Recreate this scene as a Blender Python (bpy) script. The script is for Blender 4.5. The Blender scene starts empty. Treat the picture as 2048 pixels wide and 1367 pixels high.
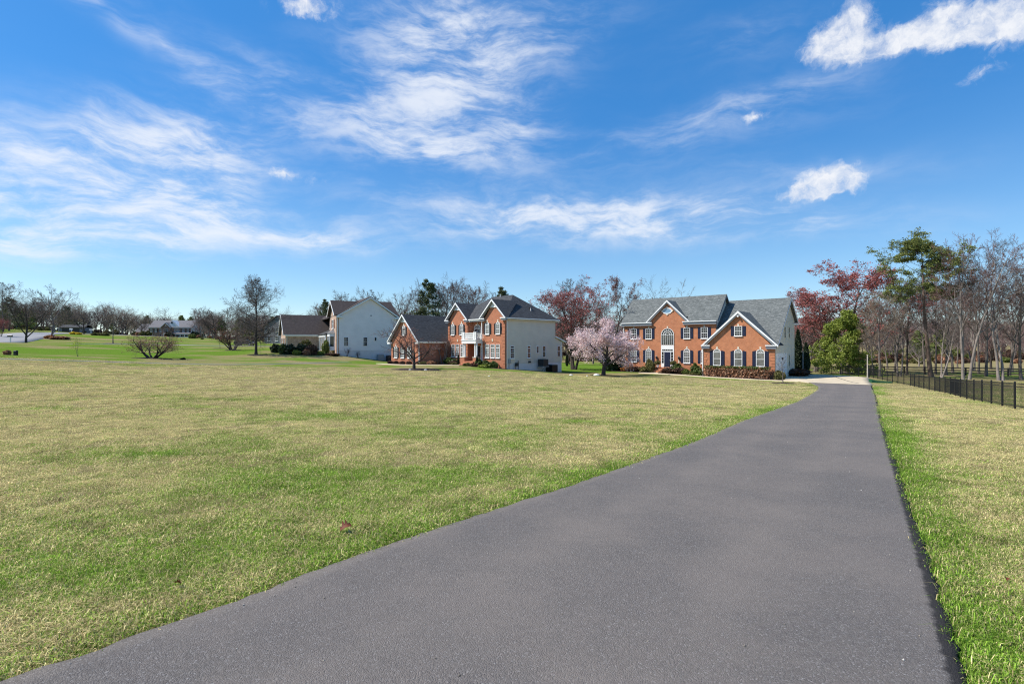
import bpy, math, random
import numpy as np
from mathutils import Vector, Matrix

# ------------------------------------------------------------------ camera, sky, sun, exposure
SC = bpy.context.scene
COL = SC.collection
EYE = 1.6
cam_d = bpy.data.cameras.new("camera"); cam = bpy.data.objects.new("camera", cam_d); COL.objects.link(cam)
cam.location = (0, 0, EYE); cam.rotation_euler = (math.radians(90), 0, 0)
cam_d.sensor_width = 36.0; cam_d.lens = 36.0 * 1000 / 2048; cam_d.shift_y = 5.5 / 2048
cam_d.clip_start = 0.1; cam_d.clip_end = 6000
SC.camera = cam

SUN_EL, SUN_AZ = 49.0, 270.0            # sun to the left of the view, azimuth clockwise from +Y
sun_d = bpy.data.lights.new("sun", 'SUN'); sun = bpy.data.objects.new("sun", sun_d); COL.objects.link(sun)
sun_d.energy = 4.4; sun_d.angle = math.radians(0.53); sun_d.color = (1.0, 0.95, 0.87)
_e, _a = math.radians(SUN_EL), math.radians(SUN_AZ - 2.0)
to_sun = Vector((math.sin(_a) * math.cos(_e), math.cos(_a) * math.cos(_e), math.sin(_e)))
sun.rotation_euler = to_sun.to_track_quat('Z', 'Y').to_euler()
sun.location = (-40, 0, 60)

SC.view_settings.view_transform = 'Standard'; SC.view_settings.look = 'None'
SC.view_settings.gamma = 1.0; SC.view_settings.use_curve_mapping = False
SC.view_settings.exposure = 0.62
SC.cycles.use_denoising = True; SC.cycles.denoising_prefilter = 'NONE'; SC.cycles.denoising_input_passes = 'RGB_ALBEDO_NORMAL'; SC.cycles.filter_width = 1.15; SC.cycles.use_adaptive_sampling = True; SC.cycles.adaptive_threshold = 0.008
SC.cycles.max_bounces = 6; SC.cycles.diffuse_bounces = 3; SC.cycles.transparent_max_bounces = 8


class NT:
    """small helper round a node tree"""
    def __init__(s, tree):
        s.t = tree
    def n(s, kind, **kw):
        nd = s.t.nodes.new(kind)
        for k, v in kw.items():
            if k == 'ins':
                for i, val in v.items():
                    nd.inputs[i].default_value = val
            else:
                setattr(nd, k, v)
        return nd
    def l(s, a, b):
        s.t.links.new(a, b)
    def math(s, op, a, b=None, clamp=False):
        nd = s.t.nodes.new('ShaderNodeMath'); nd.operation = op; nd.use_clamp = clamp
        for i, v in enumerate((a, b)):
            if v is None: continue
            if isinstance(v, (int, float)): nd.inputs[i].default_value = v
            else: s.l(v, nd.inputs[i])
        return nd.outputs[0]
    def mix(s, fac, a, b, blend='MIX'):
        nd = s.t.nodes.new('ShaderNodeMix'); nd.data_type = 'RGBA'; nd.blend_type = blend
        for i, v in ((0, fac), (6, a), (7, b)):
            if isinstance(v, (int, float)): nd.inputs[i].default_value = v
            elif isinstance(v, (tuple, list)): nd.inputs[i].default_value = (v[0], v[1], v[2], 1)
            else: s.l(v, nd.inputs[i])
        return nd.outputs[2]
    def ramp(s, fac, stops):
        nd = s.t.nodes.new('ShaderNodeValToRGB'); cr = nd.color_ramp
        while len(cr.elements) < len(stops): cr.elements.new(0.5)
        for e, (p, c) in zip(cr.elements, stops):
            e.position = p; e.color = (c, c, c, 1) if isinstance(c, (int, float)) else (c[0], c[1], c[2], 1)
        s.l(fac, nd.inputs[0]); return nd.outputs[0]
    def smooth(s, v, lo, hi):
        nd = s.t.nodes.new('ShaderNodeMapRange'); nd.interpolation_type = 'SMOOTHSTEP'
        s.l(v, nd.inputs[0]); nd.inputs[1].default_value = lo; nd.inputs[2].default_value = hi
        return nd.outputs[0]


def build_sky():
    w = bpy.data.worlds.new("World"); SC.world = w; w.use_nodes = True
    T = NT(w.node_tree); w.node_tree.nodes.clear()
    out = T.n('ShaderNodeOutputWorld'); bg = T.n('ShaderNodeBackground'); bg.inputs[1].default_value = 0.108
    T.l(bg.outputs[0], out.inputs[0])
    sky = T.n('ShaderNodeTexSky'); sky.sky_type = 'NISHITA'; sky.sun_disc = False
    sky.sun_elevation = math.radians(SUN_EL); sky.sun_rotation = math.radians(SUN_AZ)
    sky.altitude = 300; sky.air_density = 1.0; sky.dust_density = 0.25; sky.ozone_density = 3.0
    hs = T.n('ShaderNodeHueSaturation'); hs.inputs['Saturation'].default_value = 1.36; hs.inputs['Value'].default_value = 1.0
    T.l(sky.outputs[0], hs.inputs['Color'])
    # direction -> azimuth (0 = +Y, right positive) and elevation, in degrees / 10
    tc = T.n('ShaderNodeTexCoord'); sx = T.n('ShaderNodeSeparateXYZ'); T.l(tc.outputs['Generated'], sx.inputs[0])
    az = T.math('MULTIPLY', T.math('ARCTAN2', sx.outputs[0], sx.outputs[1]), 5.7296)
    el = T.math('MULTIPLY', T.math('ARCSINE', sx.outputs[2]), 5.7296)
    ae = T.n('ShaderNodeCombineXYZ'); T.l(az, ae.inputs[0]); T.l(el, ae.inputs[1])
    # domain warp
    def noise(vec, scale, detail, rough, dist=0.0, mscale=None, rot=0.0, loc=(0, 0, 0)):
        if mscale is not None:
            m = T.n('ShaderNodeMapping'); T.l(vec, m.inputs[0]); m.inputs['Scale'].default_value = mscale
            m.inputs['Rotation'].default_value = (0, 0, rot); m.inputs['Location'].default_value = loc; vec = m.outputs[0]
        nz = T.n('ShaderNodeTexNoise'); T.l(vec, nz.inputs['Vector'])
        nz.inputs['Scale'].default_value = scale; nz.inputs['Detail'].default_value = detail
        nz.inputs['Roughness'].default_value = rough; nz.inputs['Distortion'].default_value = dist
        return nz
    def warp(vec, scale, amt, loc=(0, 0, 0), ms=(1, 1, 1)):
        nz = noise(vec, scale, 4, 0.6, 0, ms, 0, loc)
        a = T.n('ShaderNodeVectorMath', operation='SUBTRACT'); T.l(nz.outputs['Color'], a.inputs[0]); a.inputs[1].default_value = (0.5, 0.5, 0.5)
        b = T.n('ShaderNodeVectorMath', operation='SCALE'); T.l(a.outputs[0], b.inputs[0]); b.inputs[3].default_value = amt
        c = T.n('ShaderNodeVectorMath', operation='ADD'); T.l(vec, c.inputs[0]); T.l(b.outputs[0], c.inputs[1])
        return c.outputs[0]
    def blobs(vec, lst):
        tot = None
        for (ca, ce, ra, re, rot, wt) in lst:
            m = T.n('ShaderNodeMapping'); m.vector_type = 'TEXTURE'; T.l(vec, m.inputs[0])
            m.inputs['Location'].default_value = (ca, ce, 0); m.inputs['Rotation'].default_value = (0, 0, math.radians(rot))
            m.inputs['Scale'].default_value = (ra, re, 1)
            g = T.n('ShaderNodeTexGradient'); g.gradient_type = 'QUADRATIC_SPHERE'; T.l(m.outputs[0], g.inputs[0])
            v = T.math('MULTIPLY', g.outputs['Fac'], wt)
            tot = v if tot is None else T.math('ADD', tot, v)
        return tot
    def ang(px, py):
        u, v = (px - 1024) / 1000, (689 - py) / 1000
        return math.degrees(math.atan(u)) / 10, math.degrees(math.atan(v / math.hypot(1, u))) / 10
    def B(px, py, wpx, hpx, rot, wt, sc=1.45):
        a, e = ang(px, py); u = (px - 1024) / 1000
        k = 5.73 / (1 + u * u) / 100; k2 = 5.73 / math.hypot(1, u) / 100
        return (a, e, wpx * sc / 10 * k, hpx * sc / 10 * k2, rot, wt)
    wv = warp(ae.outputs[0], 0.55, 0.55)
    wv2 = warp(wv, 2.2, 0.16)
    cirrus = blobs(wv2, [
        B(120, 385, 480, 170, 4, 1.5), B(290, 330, 360, 140, 30, 1.3), B(60, 445, 560, 70, 0, 1.4), B(460, 440, 440, 64, -3, 1.2),
        B(420, 320, 240, 110, 20, .55), B(640, 472, 260, 24, -4, 0.75),
        B(880, 120, 330, 170, 18, .75), B(900, 30, 260, 90, 10, .75), B(850, 220, 300, 110, 8, .62), B(880, 305, 270, 46, -6, 1.05),
        B(1040, 250, 160, 60, 10, .75), B(1040, 100, 280, 70, 15, .6), B(300, 75, 620, 46, -20, .62), B(560, 160, 300, 36, -18, .42),
        B(1150, 430, 520, 62, -3, 1.15), B(1400, 450, 500, 44, -5, 1.0), B(1120, 450, 460, 40, 2, .6),
        B(1560, 190, 300, 34, 8, .34), B(1450, 225, 420, 50, 8, .26), B(1500, 70, 260, 60, 10, .28), B(1650, 340, 360, 40, -5, .45), B(1330, 290, 520, 70, 4, .42),
    ])
    fib = noise(wv, 1.0, 9, 0.62, 0.35, (0.75, 3.1, 1), math.radians(-8)).outputs['Fac']
    fib2 = noise(wv2, 4.2, 7, 0.65, 0.2, (0.55, 1.9, 1), math.radians(-5), (3, 1, 0)).outputs['Fac']
    tex = T.math('ADD', T.math('MULTIPLY', fib, 0.72), T.math('MULTIPLY', fib2, 0.28))
    texs = T.smooth(tex, 0.36, 0.66)
    # far streaks all round the sky, the same kind as those in view
    wide = T.smooth(noise(wv, 0.35, 5, 0.55, 0.3, (0.6, 1.6, 1), 0, (7, 2, 0)).outputs['Fac'], 0.5, 0.78)
    cd = T.math('MULTIPLY', T.math('ADD', T.math('MINIMUM', cirrus, 1.15), T.math('MULTIPLY', wide, 0.22)), T.math('ADD', T.math('MULTIPLY', texs, 0.86), 0.13))
    cd = T.math('MULTIPLY', T.smooth(cd, -0.05, 1.12), 0.86)
    wc = warp(ae.outputs[0], 3.2, 0.16, (4, 4, 0)); wc = warp(wc, 9.0, 0.10, (1, 0, 0))
    cum = blobs(wc, [(a, e, ra * .84, re * .84, r, w_) for a, e, ra, re, r, w_ in [
        B(1650, 368, 108, 46, 8, 2.4), B(1610, 388, 70, 22, 5, 1.4), B(1690, 360, 60, 40, 0, 1.2),
        B(1700, 60, 90, 62, 25, 1.9), B(1650, 98, 80, 44, 10, 1.3), B(1900, 45, 90, 66, -18, 1.9), B(1830, 78, 230, 34, 3, 2.0), B(1770, 86, 120, 26, 4, 1.6), B(1960, 74, 120, 24, -4, 1.5), B(2050, 26, 130, 76, 0, 1.9),
        B(612, 12, 92, 34, 8, 1.6), B(1960, 150, 90, 34, 15, .8), B(575, 350, 110, 22, 0, .95), B(770, 195, 80, 40, 20, .5), B(870, 70, 90, 34, 0, .35), B(1510, 233, 46, 18, 5, 1.0)]])
    cn = noise(wc, 4.6, 10, 0.66, 0.25).outputs['Fac']
    cumd = T.math('MULTIPLY', T.math('MULTIPLY', T.smooth(T.math('ADD', T.math('MULTIPLY', T.math('MINIMUM', cum, 1.1), .95), T.math('MULTIPLY', T.math('SUBTRACT', cn, .58), 2.2)), 0.02, 1.15), T.smooth(cum, 0.0, 0.35)), 0.93)
    low = T.smooth(el, 0.0, 0.9)
    cd = T.math('MULTIPLY', cd, low)
    # clouds: sunlit white, a touch greyer where they are thick underneath
    shade = T.smooth(cn, 0.3, 0.75)
    ccol = T.mix(shade, (4.7, 4.95, 5.5), (5.9, 5.95, 6.1))
    c1 = T.mix(cd, T.mix(.42, hs.outputs[0], T.mix(T.smooth(el, 0.0, 2.4), (2.7, 4.1, 5.4), (.42, 1.85, 4.75))), (5.4, 5.65, 6.1))
    c2 = T.mix(cumd, c1, ccol)
    T.l(c2, bg.inputs[0])
    w.cycles.sampling_method = 'MANUAL'; w.cycles.sample_map_resolution = 512


build_sky()

# ------------------------------------------------------------------ small tools
RNG = np.random.default_rng(7)


def props(o, label=None, cat=None, group=None, kind=None):
    if label: o["label"] = label
    if cat: o["category"] = cat
    if group: o["group"] = group
    if kind: o["kind"] = kind
    return o


def link(o, parent=None):
    COL.objects.link(o)
    if parent is not None: o.parent = parent
    return o


def empty(name, loc, rz=0.0):
    e = bpy.data.objects.new(name, None); e.location = loc; e.rotation_euler = (0, 0, rz); e.empty_display_size = 0.3
    return link(e)


def mesh_np(name, V, F, mat=None, smooth=False):
    """V (n,3); F a list of (m,k) index arrays"""
    me = bpy.data.meshes.new(name)
    V = np.asarray(V, np.float32); F = [np.asarray(f, np.int32) for f in F if len(f)]
    me.vertices.add(len(V)); me.vertices.foreach_set('co', V.ravel())
    nl = sum(f.size for f in F); nf = sum(len(f) for f in F)
    me.loops.add(nl); me.loops.foreach_set('vertex_index', np.concatenate([f.ravel() for f in F]))
    me.polygons.add(nf)
    tot = np.concatenate([np.full(len(f), f.shape[1], np.int32) for f in F])
    st = np.concatenate([[0], np.cumsum(tot)[:-1]]).astype(np.int32)
    me.polygons.foreach_set('loop_start', st)
    if smooth: me.polygons.foreach_set('use_smooth', np.ones(nf, bool))
    me.update(calc_edges=True)
    if mat: me.materials.append(mat)
    return me


# value noise in numpy, for the lie of the grass
_perm = RNG.random((256, 256))


def vnoise(x, y):
    xi = np.floor(x).astype(int); yi = np.floor(y).astype(int); fx = x - xi; fy = y - yi
    fx = fx * fx * (3 - 2 * fx); fy = fy * fy * (3 - 2 * fy)
    g = lambda a, b: _perm[a & 255, b & 255]
    return (g(xi, yi) * (1 - fx) + g(xi + 1, yi) * fx) * (1 - fy) + (g(xi, yi + 1) * (1 - fx) + g(xi + 1, yi + 1) * fx) * fy


def fbm(x, y, o=4):
    s = 0; a = 0.5; t = 0
    for i in range(o):
        s = s + a * vnoise(x * 2 ** i + 17 * i, y * 2 ** i + 31 * i); t += a; a *= 0.5
    return s / t


# ------------------------------------------------------------------ the lie of the land
_cp = []
for Y in (-30, -12, 0, 6, 12, 20, 30, 40):
    xd = 0.709 * (Y - 2.55) - 0.2
    for off in (-2.5, 2.2): _cp.append((xd + off, Y, -0.05 * Y))
_cp += [(-40, -30, .6), (40, -30, 1.2), (-60, 10, .3), (-6, 2, -.12), (-6, 6, -.27), (-10, 11, -.42), (-20, 20, -.48), (-34, 35, -.3), (-3, 12, -.52), (-3, 22, -.9), (-4, 36, -1.25), (0, 52, -1.5),
        (-56, 55, .08), (-47.8, 58, -.37), (-38.5, 64, -.9), (-31.5, 89, -.25), (-24, 95.5, -1.5), (-43.5, 85, -.1), (-43.3, 96.7, .55), (-46, 104, .9), (-58, 100, .8), (-71.5, 105, 1.2),
        (-96, 120, 1.9), (-107, 110, 1.75), (-64.5, 65, .25), (-50.3, 70, -.29), (-60, 70, .0), (-92, 90, 2.0), (-143, 140, 4.8), (-150, 170, 5.5), (-171, 250, 4.6), (-150, 240, 4.3),
        (-200, 200, 8), (-260, 260, 10), (-100, 250, 3.8), (-120, 320, 5), (-50, 200, 1.5), (-20, 150, -1.2), (0, 250, -1.5),
        (-.95, 67.6, -1.72), (3, 72, -2.1), (7.6, 76.3, -2.57), (-4.4, 70.5, -1.45), (-9, 75, -1.35), (-12, 62, -1.5), (-19.7, 79, -1.38), (-14, 73.5, -1.35), (-26, 84, -1.25), (-10, 112, -1.9),
        (10, 60, -2.25), (11.8, 65, -2.45), (16, 84, -2.7), (15.5, 76, -2.55), (21, 72, -2.6), (27, 68, -2.75), (33.6, 64, -2.85), (34.6, 58, -2.75), (36.9, 51, -2.55), (43, 61, -2.8), (47.4, 66.7, -2.8), (44, 76, -2.85), (35, 82, -2.85),
        (28, 52, -2.45), (20, 56, -2.3),
        (23.4, 23.2, -1.43), (30.4, 33.8, -2.0), (36.6, 43.3, -2.45), (41.7, 52.5, -2.72), (48.8, 68.5, -2.9), (49.6, 84, -3.0),
        (34, 24, -1.9), (50, 40, -2.8), (61, 66, -2.98), (80, 80, -3.3), (60, 100, -3.4), (120, 120, -3.5), (100, 60, -3.3), (10, 100, -2.8), (20, 130, -3.0), (40, 115, -3.2), (200, 200, -2.5), (100, 250, -2.5), (40, 200, -2.5)]
for k in range(24):
    a = k / 24 * 2 * math.pi
    _cp.append((520 * math.cos(a), 520 * math.sin(a), 0.5 if math.cos(a) > -.3 else 6))
_cp = np.array(_cp); _C2 = 36.0


def _rbf(x, y, px, py): return np.sqrt((x[:, None] - px[None]) ** 2 + (y[:, None] - py[None]) ** 2 + _C2)


_n = len(_cp); _A = np.zeros((_n + 3, _n + 3)); _A[:_n, :_n] = _rbf(_cp[:, 0], _cp[:, 1], _cp[:, 0], _cp[:, 1]) + np.eye(_n) * -0.6
_A[:_n, _n] = 1; _A[:_n, _n + 1] = _cp[:, 0]; _A[:_n, _n + 2] = _cp[:, 1]; _A[_n:, :_n] = _A[:_n, _n:].T
_w = np.linalg.solve(_A, np.concatenate([_cp[:, 2], [0, 0, 0]]))


def HH(x, y):
    """ground height for arrays"""
    x = np.atleast_1d(np.asarray(x, float)); y = np.atleast_1d(np.asarray(y, float)); sh = x.shape; x = x.ravel(); y = y.ravel()
    r = np.hypot(x, y); k = np.where(r > 500, 500 / np.maximum(r, 1), 1.0); cx, cy = x * k, y * k
    out = np.empty(len(x))
    for i in range(0, len(x), 20000):
        s = slice(i, i + 20000); out[s] = _rbf(cx[s], cy[s], _cp[:, 0], _cp[:, 1]) @ _w[:_n] + _w[_n] + _w[_n + 1] * cx[s] + _w[_n + 2] * cy[s]
    out += (fbm(x / 9.0, y / 9.0, 2) - 0.5) * 0.10 * np.clip((r - 10) / 20, 0, 1)
    return out.reshape(sh)


def H(x, y): return float(HH([x], [y])[0])


def spot(px, d): return ((px - 1024) / 1000 * d, d)


# driveway edges in plan
DRV_R = [(-4.2, -6.5), (-1.0, -2.1), (2.32, 2.55), (3.42, 4.09), (5.88, 7.58), (12.2, 16.5), (19.15, 26.2), (26.0, 35.8), (32.0, 44.4), (36.75, 51.1)]
DRV_L = [(-9.5, -6.5), (-6.2, -1.6), (-2.30, 2.90), (-1.37, 4.20), (-0.13, 5.72), (1.30, 7.44), (4.25, 11.3), (7.7, 16.2), (14.4, 25.2), (21.3, 35.3), (27.2, 44.4), (33.2, 55.6)]


def resample(pts, n):
    p = np.array(pts, float)
    # Catmull-Rom through the points, then even spacing
    ext = np.vstack([2 * p[0] - p[1], p, 2 * p[-1] - p[-2]]); out = []
    for i in range(1, len(ext) - 2):
        t = np.linspace(0, 1, 24, endpoint=False)[:, None]
        a, b, c, d = ext[i - 1], ext[i], ext[i + 1], ext[i + 2]
        out.append(0.5 * (2 * b + (c - a) * t + (2 * a - 5 * b + 4 * c - d) * t ** 2 + (-a + 3 * b - 3 * c + d) * t ** 3))
    out = np.vstack(out + [p[-1:]]); s = np.concatenate([[0], np.cumsum(np.hypot(*np.diff(out, axis=0).T))]); q = np.linspace(0, s[-1], n)
    return np.stack([np.interp(q, s, out[:, 0]), np.interp(q, s, out[:, 1])], 1)


def in_poly(x, y, poly):
    r = np.zeros(len(x), bool); j = len(poly) - 1
    for i in range(len(poly)):
        xi, yi = poly[i]; xj, yj = poly[j]
        c = ((yi > y) != (yj > y)) & (x < (xj - xi) * (y - yi) / (yj - yi + 1e-12) + xi); r ^= c; j = i
    return r


def seg_dist(x, y, line):
    d = np.full(len(x), 1e9)
    for (x0, y0), (x1, y1) in zip(line[:-1], line[1:]):
        dx, dy = x1 - x0, y1 - y0; t = np.clip(((x - x0) * dx + (y - y0) * dy) / (dx * dx + dy * dy + 1e-12), 0, 1)
        d = np.minimum(d, np.hypot(x - x0 - t * dx, y - y0 - t * dy))
    return d


_dl = resample(DRV_L, 40); _dr = resample(DRV_R, 40)
DRV_POLY = [tuple(p) for p in _dl] + [tuple(p) for p in _dr[::-1]]


def green(x, y):
    """how green (1) or dormant straw (0) the turf is"""
    x = np.asarray(x, float); y = np.asarray(y, float)
    d = np.hypot(x, y)
    g = 0.32 + 1.35 * (fbm(x / 1.9, y / 1.5, 4) - 0.5) + 0.85 * (fbm(x / 13 + 5, y / 9 + 9, 3) - 0.5)
    e = np.minimum(seg_dist(x, y, [tuple(p) for p in _dl]), seg_dist(x, y, [tuple(p) for p in _dr]))
    g += 0.40 * np.exp(-(e / (0.35 + 0.012 * d)) ** 2)
    right = (x > 0.709 * (y - 2.55) + 1.5)
    e2 = seg_dist(x, y, [tuple(p) for p in _dr])
    g += np.where(right, 0.22 * np.exp(-(e2 / 0.45) ** 2) - 0.20 * np.exp(-((e2 - 2.2) / 1.8) ** 2) - .06, 0)
    px = 1024 + 1000 * x / np.maximum(y, 0.5)
    sm = lambda v, a, b: np.clip((v - a) / (b - a), 0, 1) ** 2 * (3 - 2 * np.clip((v - a) / (b - a), 0, 1))
    # straw belt in mid field, watered green lawns round the houses beyond
    g -= 0.26 * sm(d, 12, 26) * (1 - sm(d, 56, 76)) * (x < 25)
    wob = 9 * (fbm(x / 14, y / 14, 3) - .5); kx = np.clip((-x - 8) / 24, 0, 1); lawnL = sm(d + wob, 58 + 8 * kx, 70 + 18 * kx) * (x < 6)
    g += (0.40 + 1.7 * (fbm(x / 10 + 3, y / 4 + 2, 4) - .5)) * lawnL * (1 - .45 * sm(d, 125, 190))
    g += 0.6 * sm(y, 72, 78) * (x > 2) * (x < 36) * (1 - sm(y, 110, 135))
    far = (x > 36) & (y > 0.55 * x)
    g += np.where((x > 0.55 * y + 12) & (y > 20), -.04, 0)
    g += np.where(far & (d > 85) & (d < 130), .12, 0)
    g -= np.where((y > 104) & (y < 130) & (x > 36), .85, 0)
    g -= 0.5 * sm(d, 150, 220) * (x > -40)
    return np.clip(g, 0, 1)


# ------------------------------------------------------------------ materials
MATS = {}


def mat(name, color, rough=0.8, spec=0.3, metal=0.0, var=0.0, vscale=4.0, bump=0.0, bscale=20.0, island=0.0, colors=None, trans=0.0):
    if name in MATS: return MATS[name]
    m = bpy.data.materials.new(name); m.use_nodes = True; T = NT(m.node_tree); b = m.node_tree.nodes['Principled BSDF']
    b.inputs['Roughness'].default_value = rough; b.inputs['Specular IOR Level'].default_value = spec; b.inputs['Metallic'].default_value = metal
    base = (color[0], color[1], color[2], 1); src = None
    if colors:
        geo = T.n('ShaderNodeNewGeometry'); src = T.ramp(geo.outputs['Random Per Island'], colors)
    if var or bump:
        tc = T.n('ShaderNodeTexCoord')
        nz = T.n('ShaderNodeTexNoise'); nz.inputs['Scale'].default_value = vscale; nz.inputs['Detail'].default_value = 5; nz.inputs['Roughness'].default_value = .6
        T.l(tc.outputs['Object'], nz.inputs['Vector'])
    if var:
        f = T.n('ShaderNodeMapRange'); T.l(nz.outputs['Fac'], f.inputs[0]); f.inputs[1].default_value = .3; f.inputs[2].default_value = .7
        f.inputs[3].default_value = 1 - var; f.inputs[4].default_value = 1 + var
        vm = T.n('ShaderNodeVectorMath', operation='SCALE'); T.l(f.outputs[0], vm.inputs[3])
        if src is not None: T.l(src, vm.inputs[0])
        else: vm.inputs[0].default_value = base[:3]
        src = vm.outputs[0]
    if island:
        geo = T.n('ShaderNodeNewGeometry'); f = T.n('ShaderNodeMapRange'); T.l(geo.outputs['Random Per Island'], f.inputs[0])
        f.inputs[3].default_value = 1 - island; f.inputs[4].default_value = 1 + island
        vm = T.n('ShaderNodeVectorMath', operation='SCALE'); T.l(f.outputs[0], vm.inputs[3])
        if src is not None: T.l(src, vm.inputs[0])
        else: vm.inputs[0].default_value = base[:3]
        src = vm.outputs[0]
    if src is not None: T.l(src, b.inputs['Base Color'])
    else: b.inputs['Base Color'].default_value = base
    if bump:
        n2 = T.n('ShaderNodeTexNoise'); n2.inputs['Scale'].default_value = bscale; n2.inputs['Detail'].default_value = 4; T.l(tc.outputs['Object'], n2.inputs['Vector'])
        bp = T.n('ShaderNodeBump'); bp.inputs['Strength'].default_value = bump; bp.inputs['Distance'].default_value = .05
        T.l(n2.outputs['Fac'], bp.inputs['Height']); T.l(bp.outputs[0], b.inputs['Normal'])
    if trans:
        tr = T.n('ShaderNodeBsdfTranslucent'); ms = T.n('ShaderNodeMixShader'); ms.inputs[0].default_value = trans
        if src is not None: T.l(src, tr.inputs[0])
        else: tr.inputs[0].default_value = base
        out = m.node_tree.nodes['Material Output']; T.l(b.outputs[0], ms.inputs[1]); T.l(tr.outputs[0], ms.inputs[2]); T.l(ms.outputs[0], out.inputs[0])
    MATS[name] = m; return m


def brick_mat(name, c1, c2, mortar, w=.215, h=.075, mort=.012, var=.18, bias=0.0, rough=.85, wear=.12):
    m = bpy.data.materials.new(name); m.use_nodes = True; T = NT(m.node_tree); b = m.node_tree.nodes['Principled BSDF']
    uv = T.n('ShaderNodeUVMap'); uv.uv_map = 'UVMap'
    bt = T.n('ShaderNodeTexBrick'); T.l(uv.outputs[0], bt.inputs['Vector'])
    bt.inputs['Color1'].default_value = (*c1, 1); bt.inputs['Color2'].default_value = (*c2, 1); bt.inputs['Mortar'].default_value = (*mortar, 1)
    bt.inputs['Scale'].default_value = 1; bt.inputs['Mortar Size'].default_value = mort; bt.inputs['Brick Width'].default_value = w; bt.inputs['Row Height'].default_value = h; bt.inputs['Bias'].default_value = bias
    nz = T.n('ShaderNodeTexNoise'); nz.inputs['Scale'].default_value = 1.3; nz.inputs['Detail'].default_value = 6; nz.inputs['Roughness'].default_value = .65; T.l(uv.outputs[0], nz.inputs['Vector'])
    f = T.n('ShaderNodeMapRange'); T.l(nz.outputs['Fac'], f.inputs[0]); f.inputs[1].default_value = .25; f.inputs[2].default_value = .75; f.inputs[3].default_value = 1 - wear; f.inputs[4].default_value = 1 + wear
    vm = T.n('ShaderNodeVectorMath', operation='SCALE'); T.l(bt.outputs['Color'], vm.inputs[0]); T.l(f.outputs[0], vm.inputs[3])
    T.l(vm.outputs[0], b.inputs['Base Color']); b.inputs['Roughness'].default_value = rough; b.inputs['Specular IOR Level'].default_value = .25
    bp = T.n('ShaderNodeBump'); bp.inputs['Strength'].default_value = .5; bp.inputs['Distance'].default_value = .008; bp.invert = True
    T.l(bt.outputs['Fac'], bp.inputs['Height']); T.l(bp.outputs[0], b.inputs['Normal'])
    MATS[name] = m; return m


def siding_mat(name, color, h=.11, wear=.05):
    m = bpy.data.materials.new(name); m.use_nodes = True; T = NT(m.node_tree); b = m.node_tree.nodes['Principled BSDF']
    uv = T.n('ShaderNodeUVMap'); uv.uv_map = 'UVMap'; sp = T.n('ShaderNodeSeparateXYZ'); T.l(uv.outputs[0], sp.inputs[0])
    fr = T.math('FRACT', T.math('DIVIDE', sp.outputs[1], h))
    gap = T.ramp(fr, [(0.0, 0.45), (0.10, 0.62), (0.16, 1.0), (1.0, 1.0)])      # the dark lap joint under each board
    nz = T.n('ShaderNodeTexNoise'); nz.inputs['Scale'].default_value = 0.8; nz.inputs['Detail'].default_value = 5; T.l(uv.outputs[0], nz.inputs['Vector'])
    f = T.n('ShaderNodeMapRange'); T.l(nz.outputs['Fac'], f.inputs[0]); f.inputs[1].default_value = .3; f.inputs[2].default_value = .7; f.inputs[3].default_value = 1 - wear; f.inputs[4].default_value = 1 + wear
    vm = T.n('ShaderNodeVectorMath', operation='SCALE'); vm.inputs[0].default_value = color; T.l(f.outputs[0], vm.inputs[3])
    T.l(T.mix(1.0, vm.outputs[0], gap, 'MULTIPLY'), b.inputs['Base Color']); b.inputs['Roughness'].default_value = .6
    bp = T.n('ShaderNodeBump'); bp.inputs['Strength'].default_value = .8; bp.inputs['Distance'].default_value = .015; bp.invert = True
    T.l(fr, bp.inputs['Height']); T.l(bp.outputs[0], b.inputs['Normal'])
    MATS[name] = m; return m


def shingle_mat(name, c1, c2, c3):
    m = bpy.data.materials.new(name); m.use_nodes = True; T = NT(m.node_tree); b = m.node_tree.nodes['Principled BSDF']
    uv = T.n('ShaderNodeUVMap'); uv.uv_map = 'UVMap'
    bt = T.n('ShaderNodeTexBrick'); T.l(uv.outputs[0], bt.inputs['Vector']); bt.offset = .37; bt.inputs['Scale'].default_value = 1
    bt.inputs['Color1'].default_value = (*c1, 1); bt.inputs['Color2'].default_value = (*c2, 1); bt.inputs['Mortar'].default_value = (c1[0] * .4, c1[1] * .4, c1[2] * .4, 1)
    bt.inputs['Brick Width'].default_value = .34; bt.inputs['Row Height'].default_value = .145; bt.inputs['Mortar Size'].default_value = .010
    nz = T.n('ShaderNodeTexNoise'); nz.inputs['Scale'].default_value = 2.1; nz.inputs['Detail'].default_value = 8; nz.inputs['Roughness'].default_value = .75; T.l(uv.outputs[0], nz.inputs['Vector'])
    c = T.mix(T.smooth(nz.outputs['Fac'], .42, .62), bt.outputs['Color'], c3)
    T.l(c, b.inputs['Base Color']); b.inputs['Roughness'].default_value = .9; b.inputs['Specular IOR Level'].default_value = .2
    bp = T.n('ShaderNodeBump'); bp.inputs['Strength'].default_value = .7; bp.inputs['Distance'].default_value = .012; bp.invert = True
    T.l(bt.outputs['Fac'], bp.inputs['Height']); T.l(bp.outputs[0], b.inputs['Normal'])
    MATS[name] = m; return m


STRAW = (.500, .425, .215); STRAW2 = (.235, .185, .085); GREEN = (.175, .270, .036); GREEN2 = (.060, .125, .016); SOIL = (.19, .125, .075)


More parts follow.
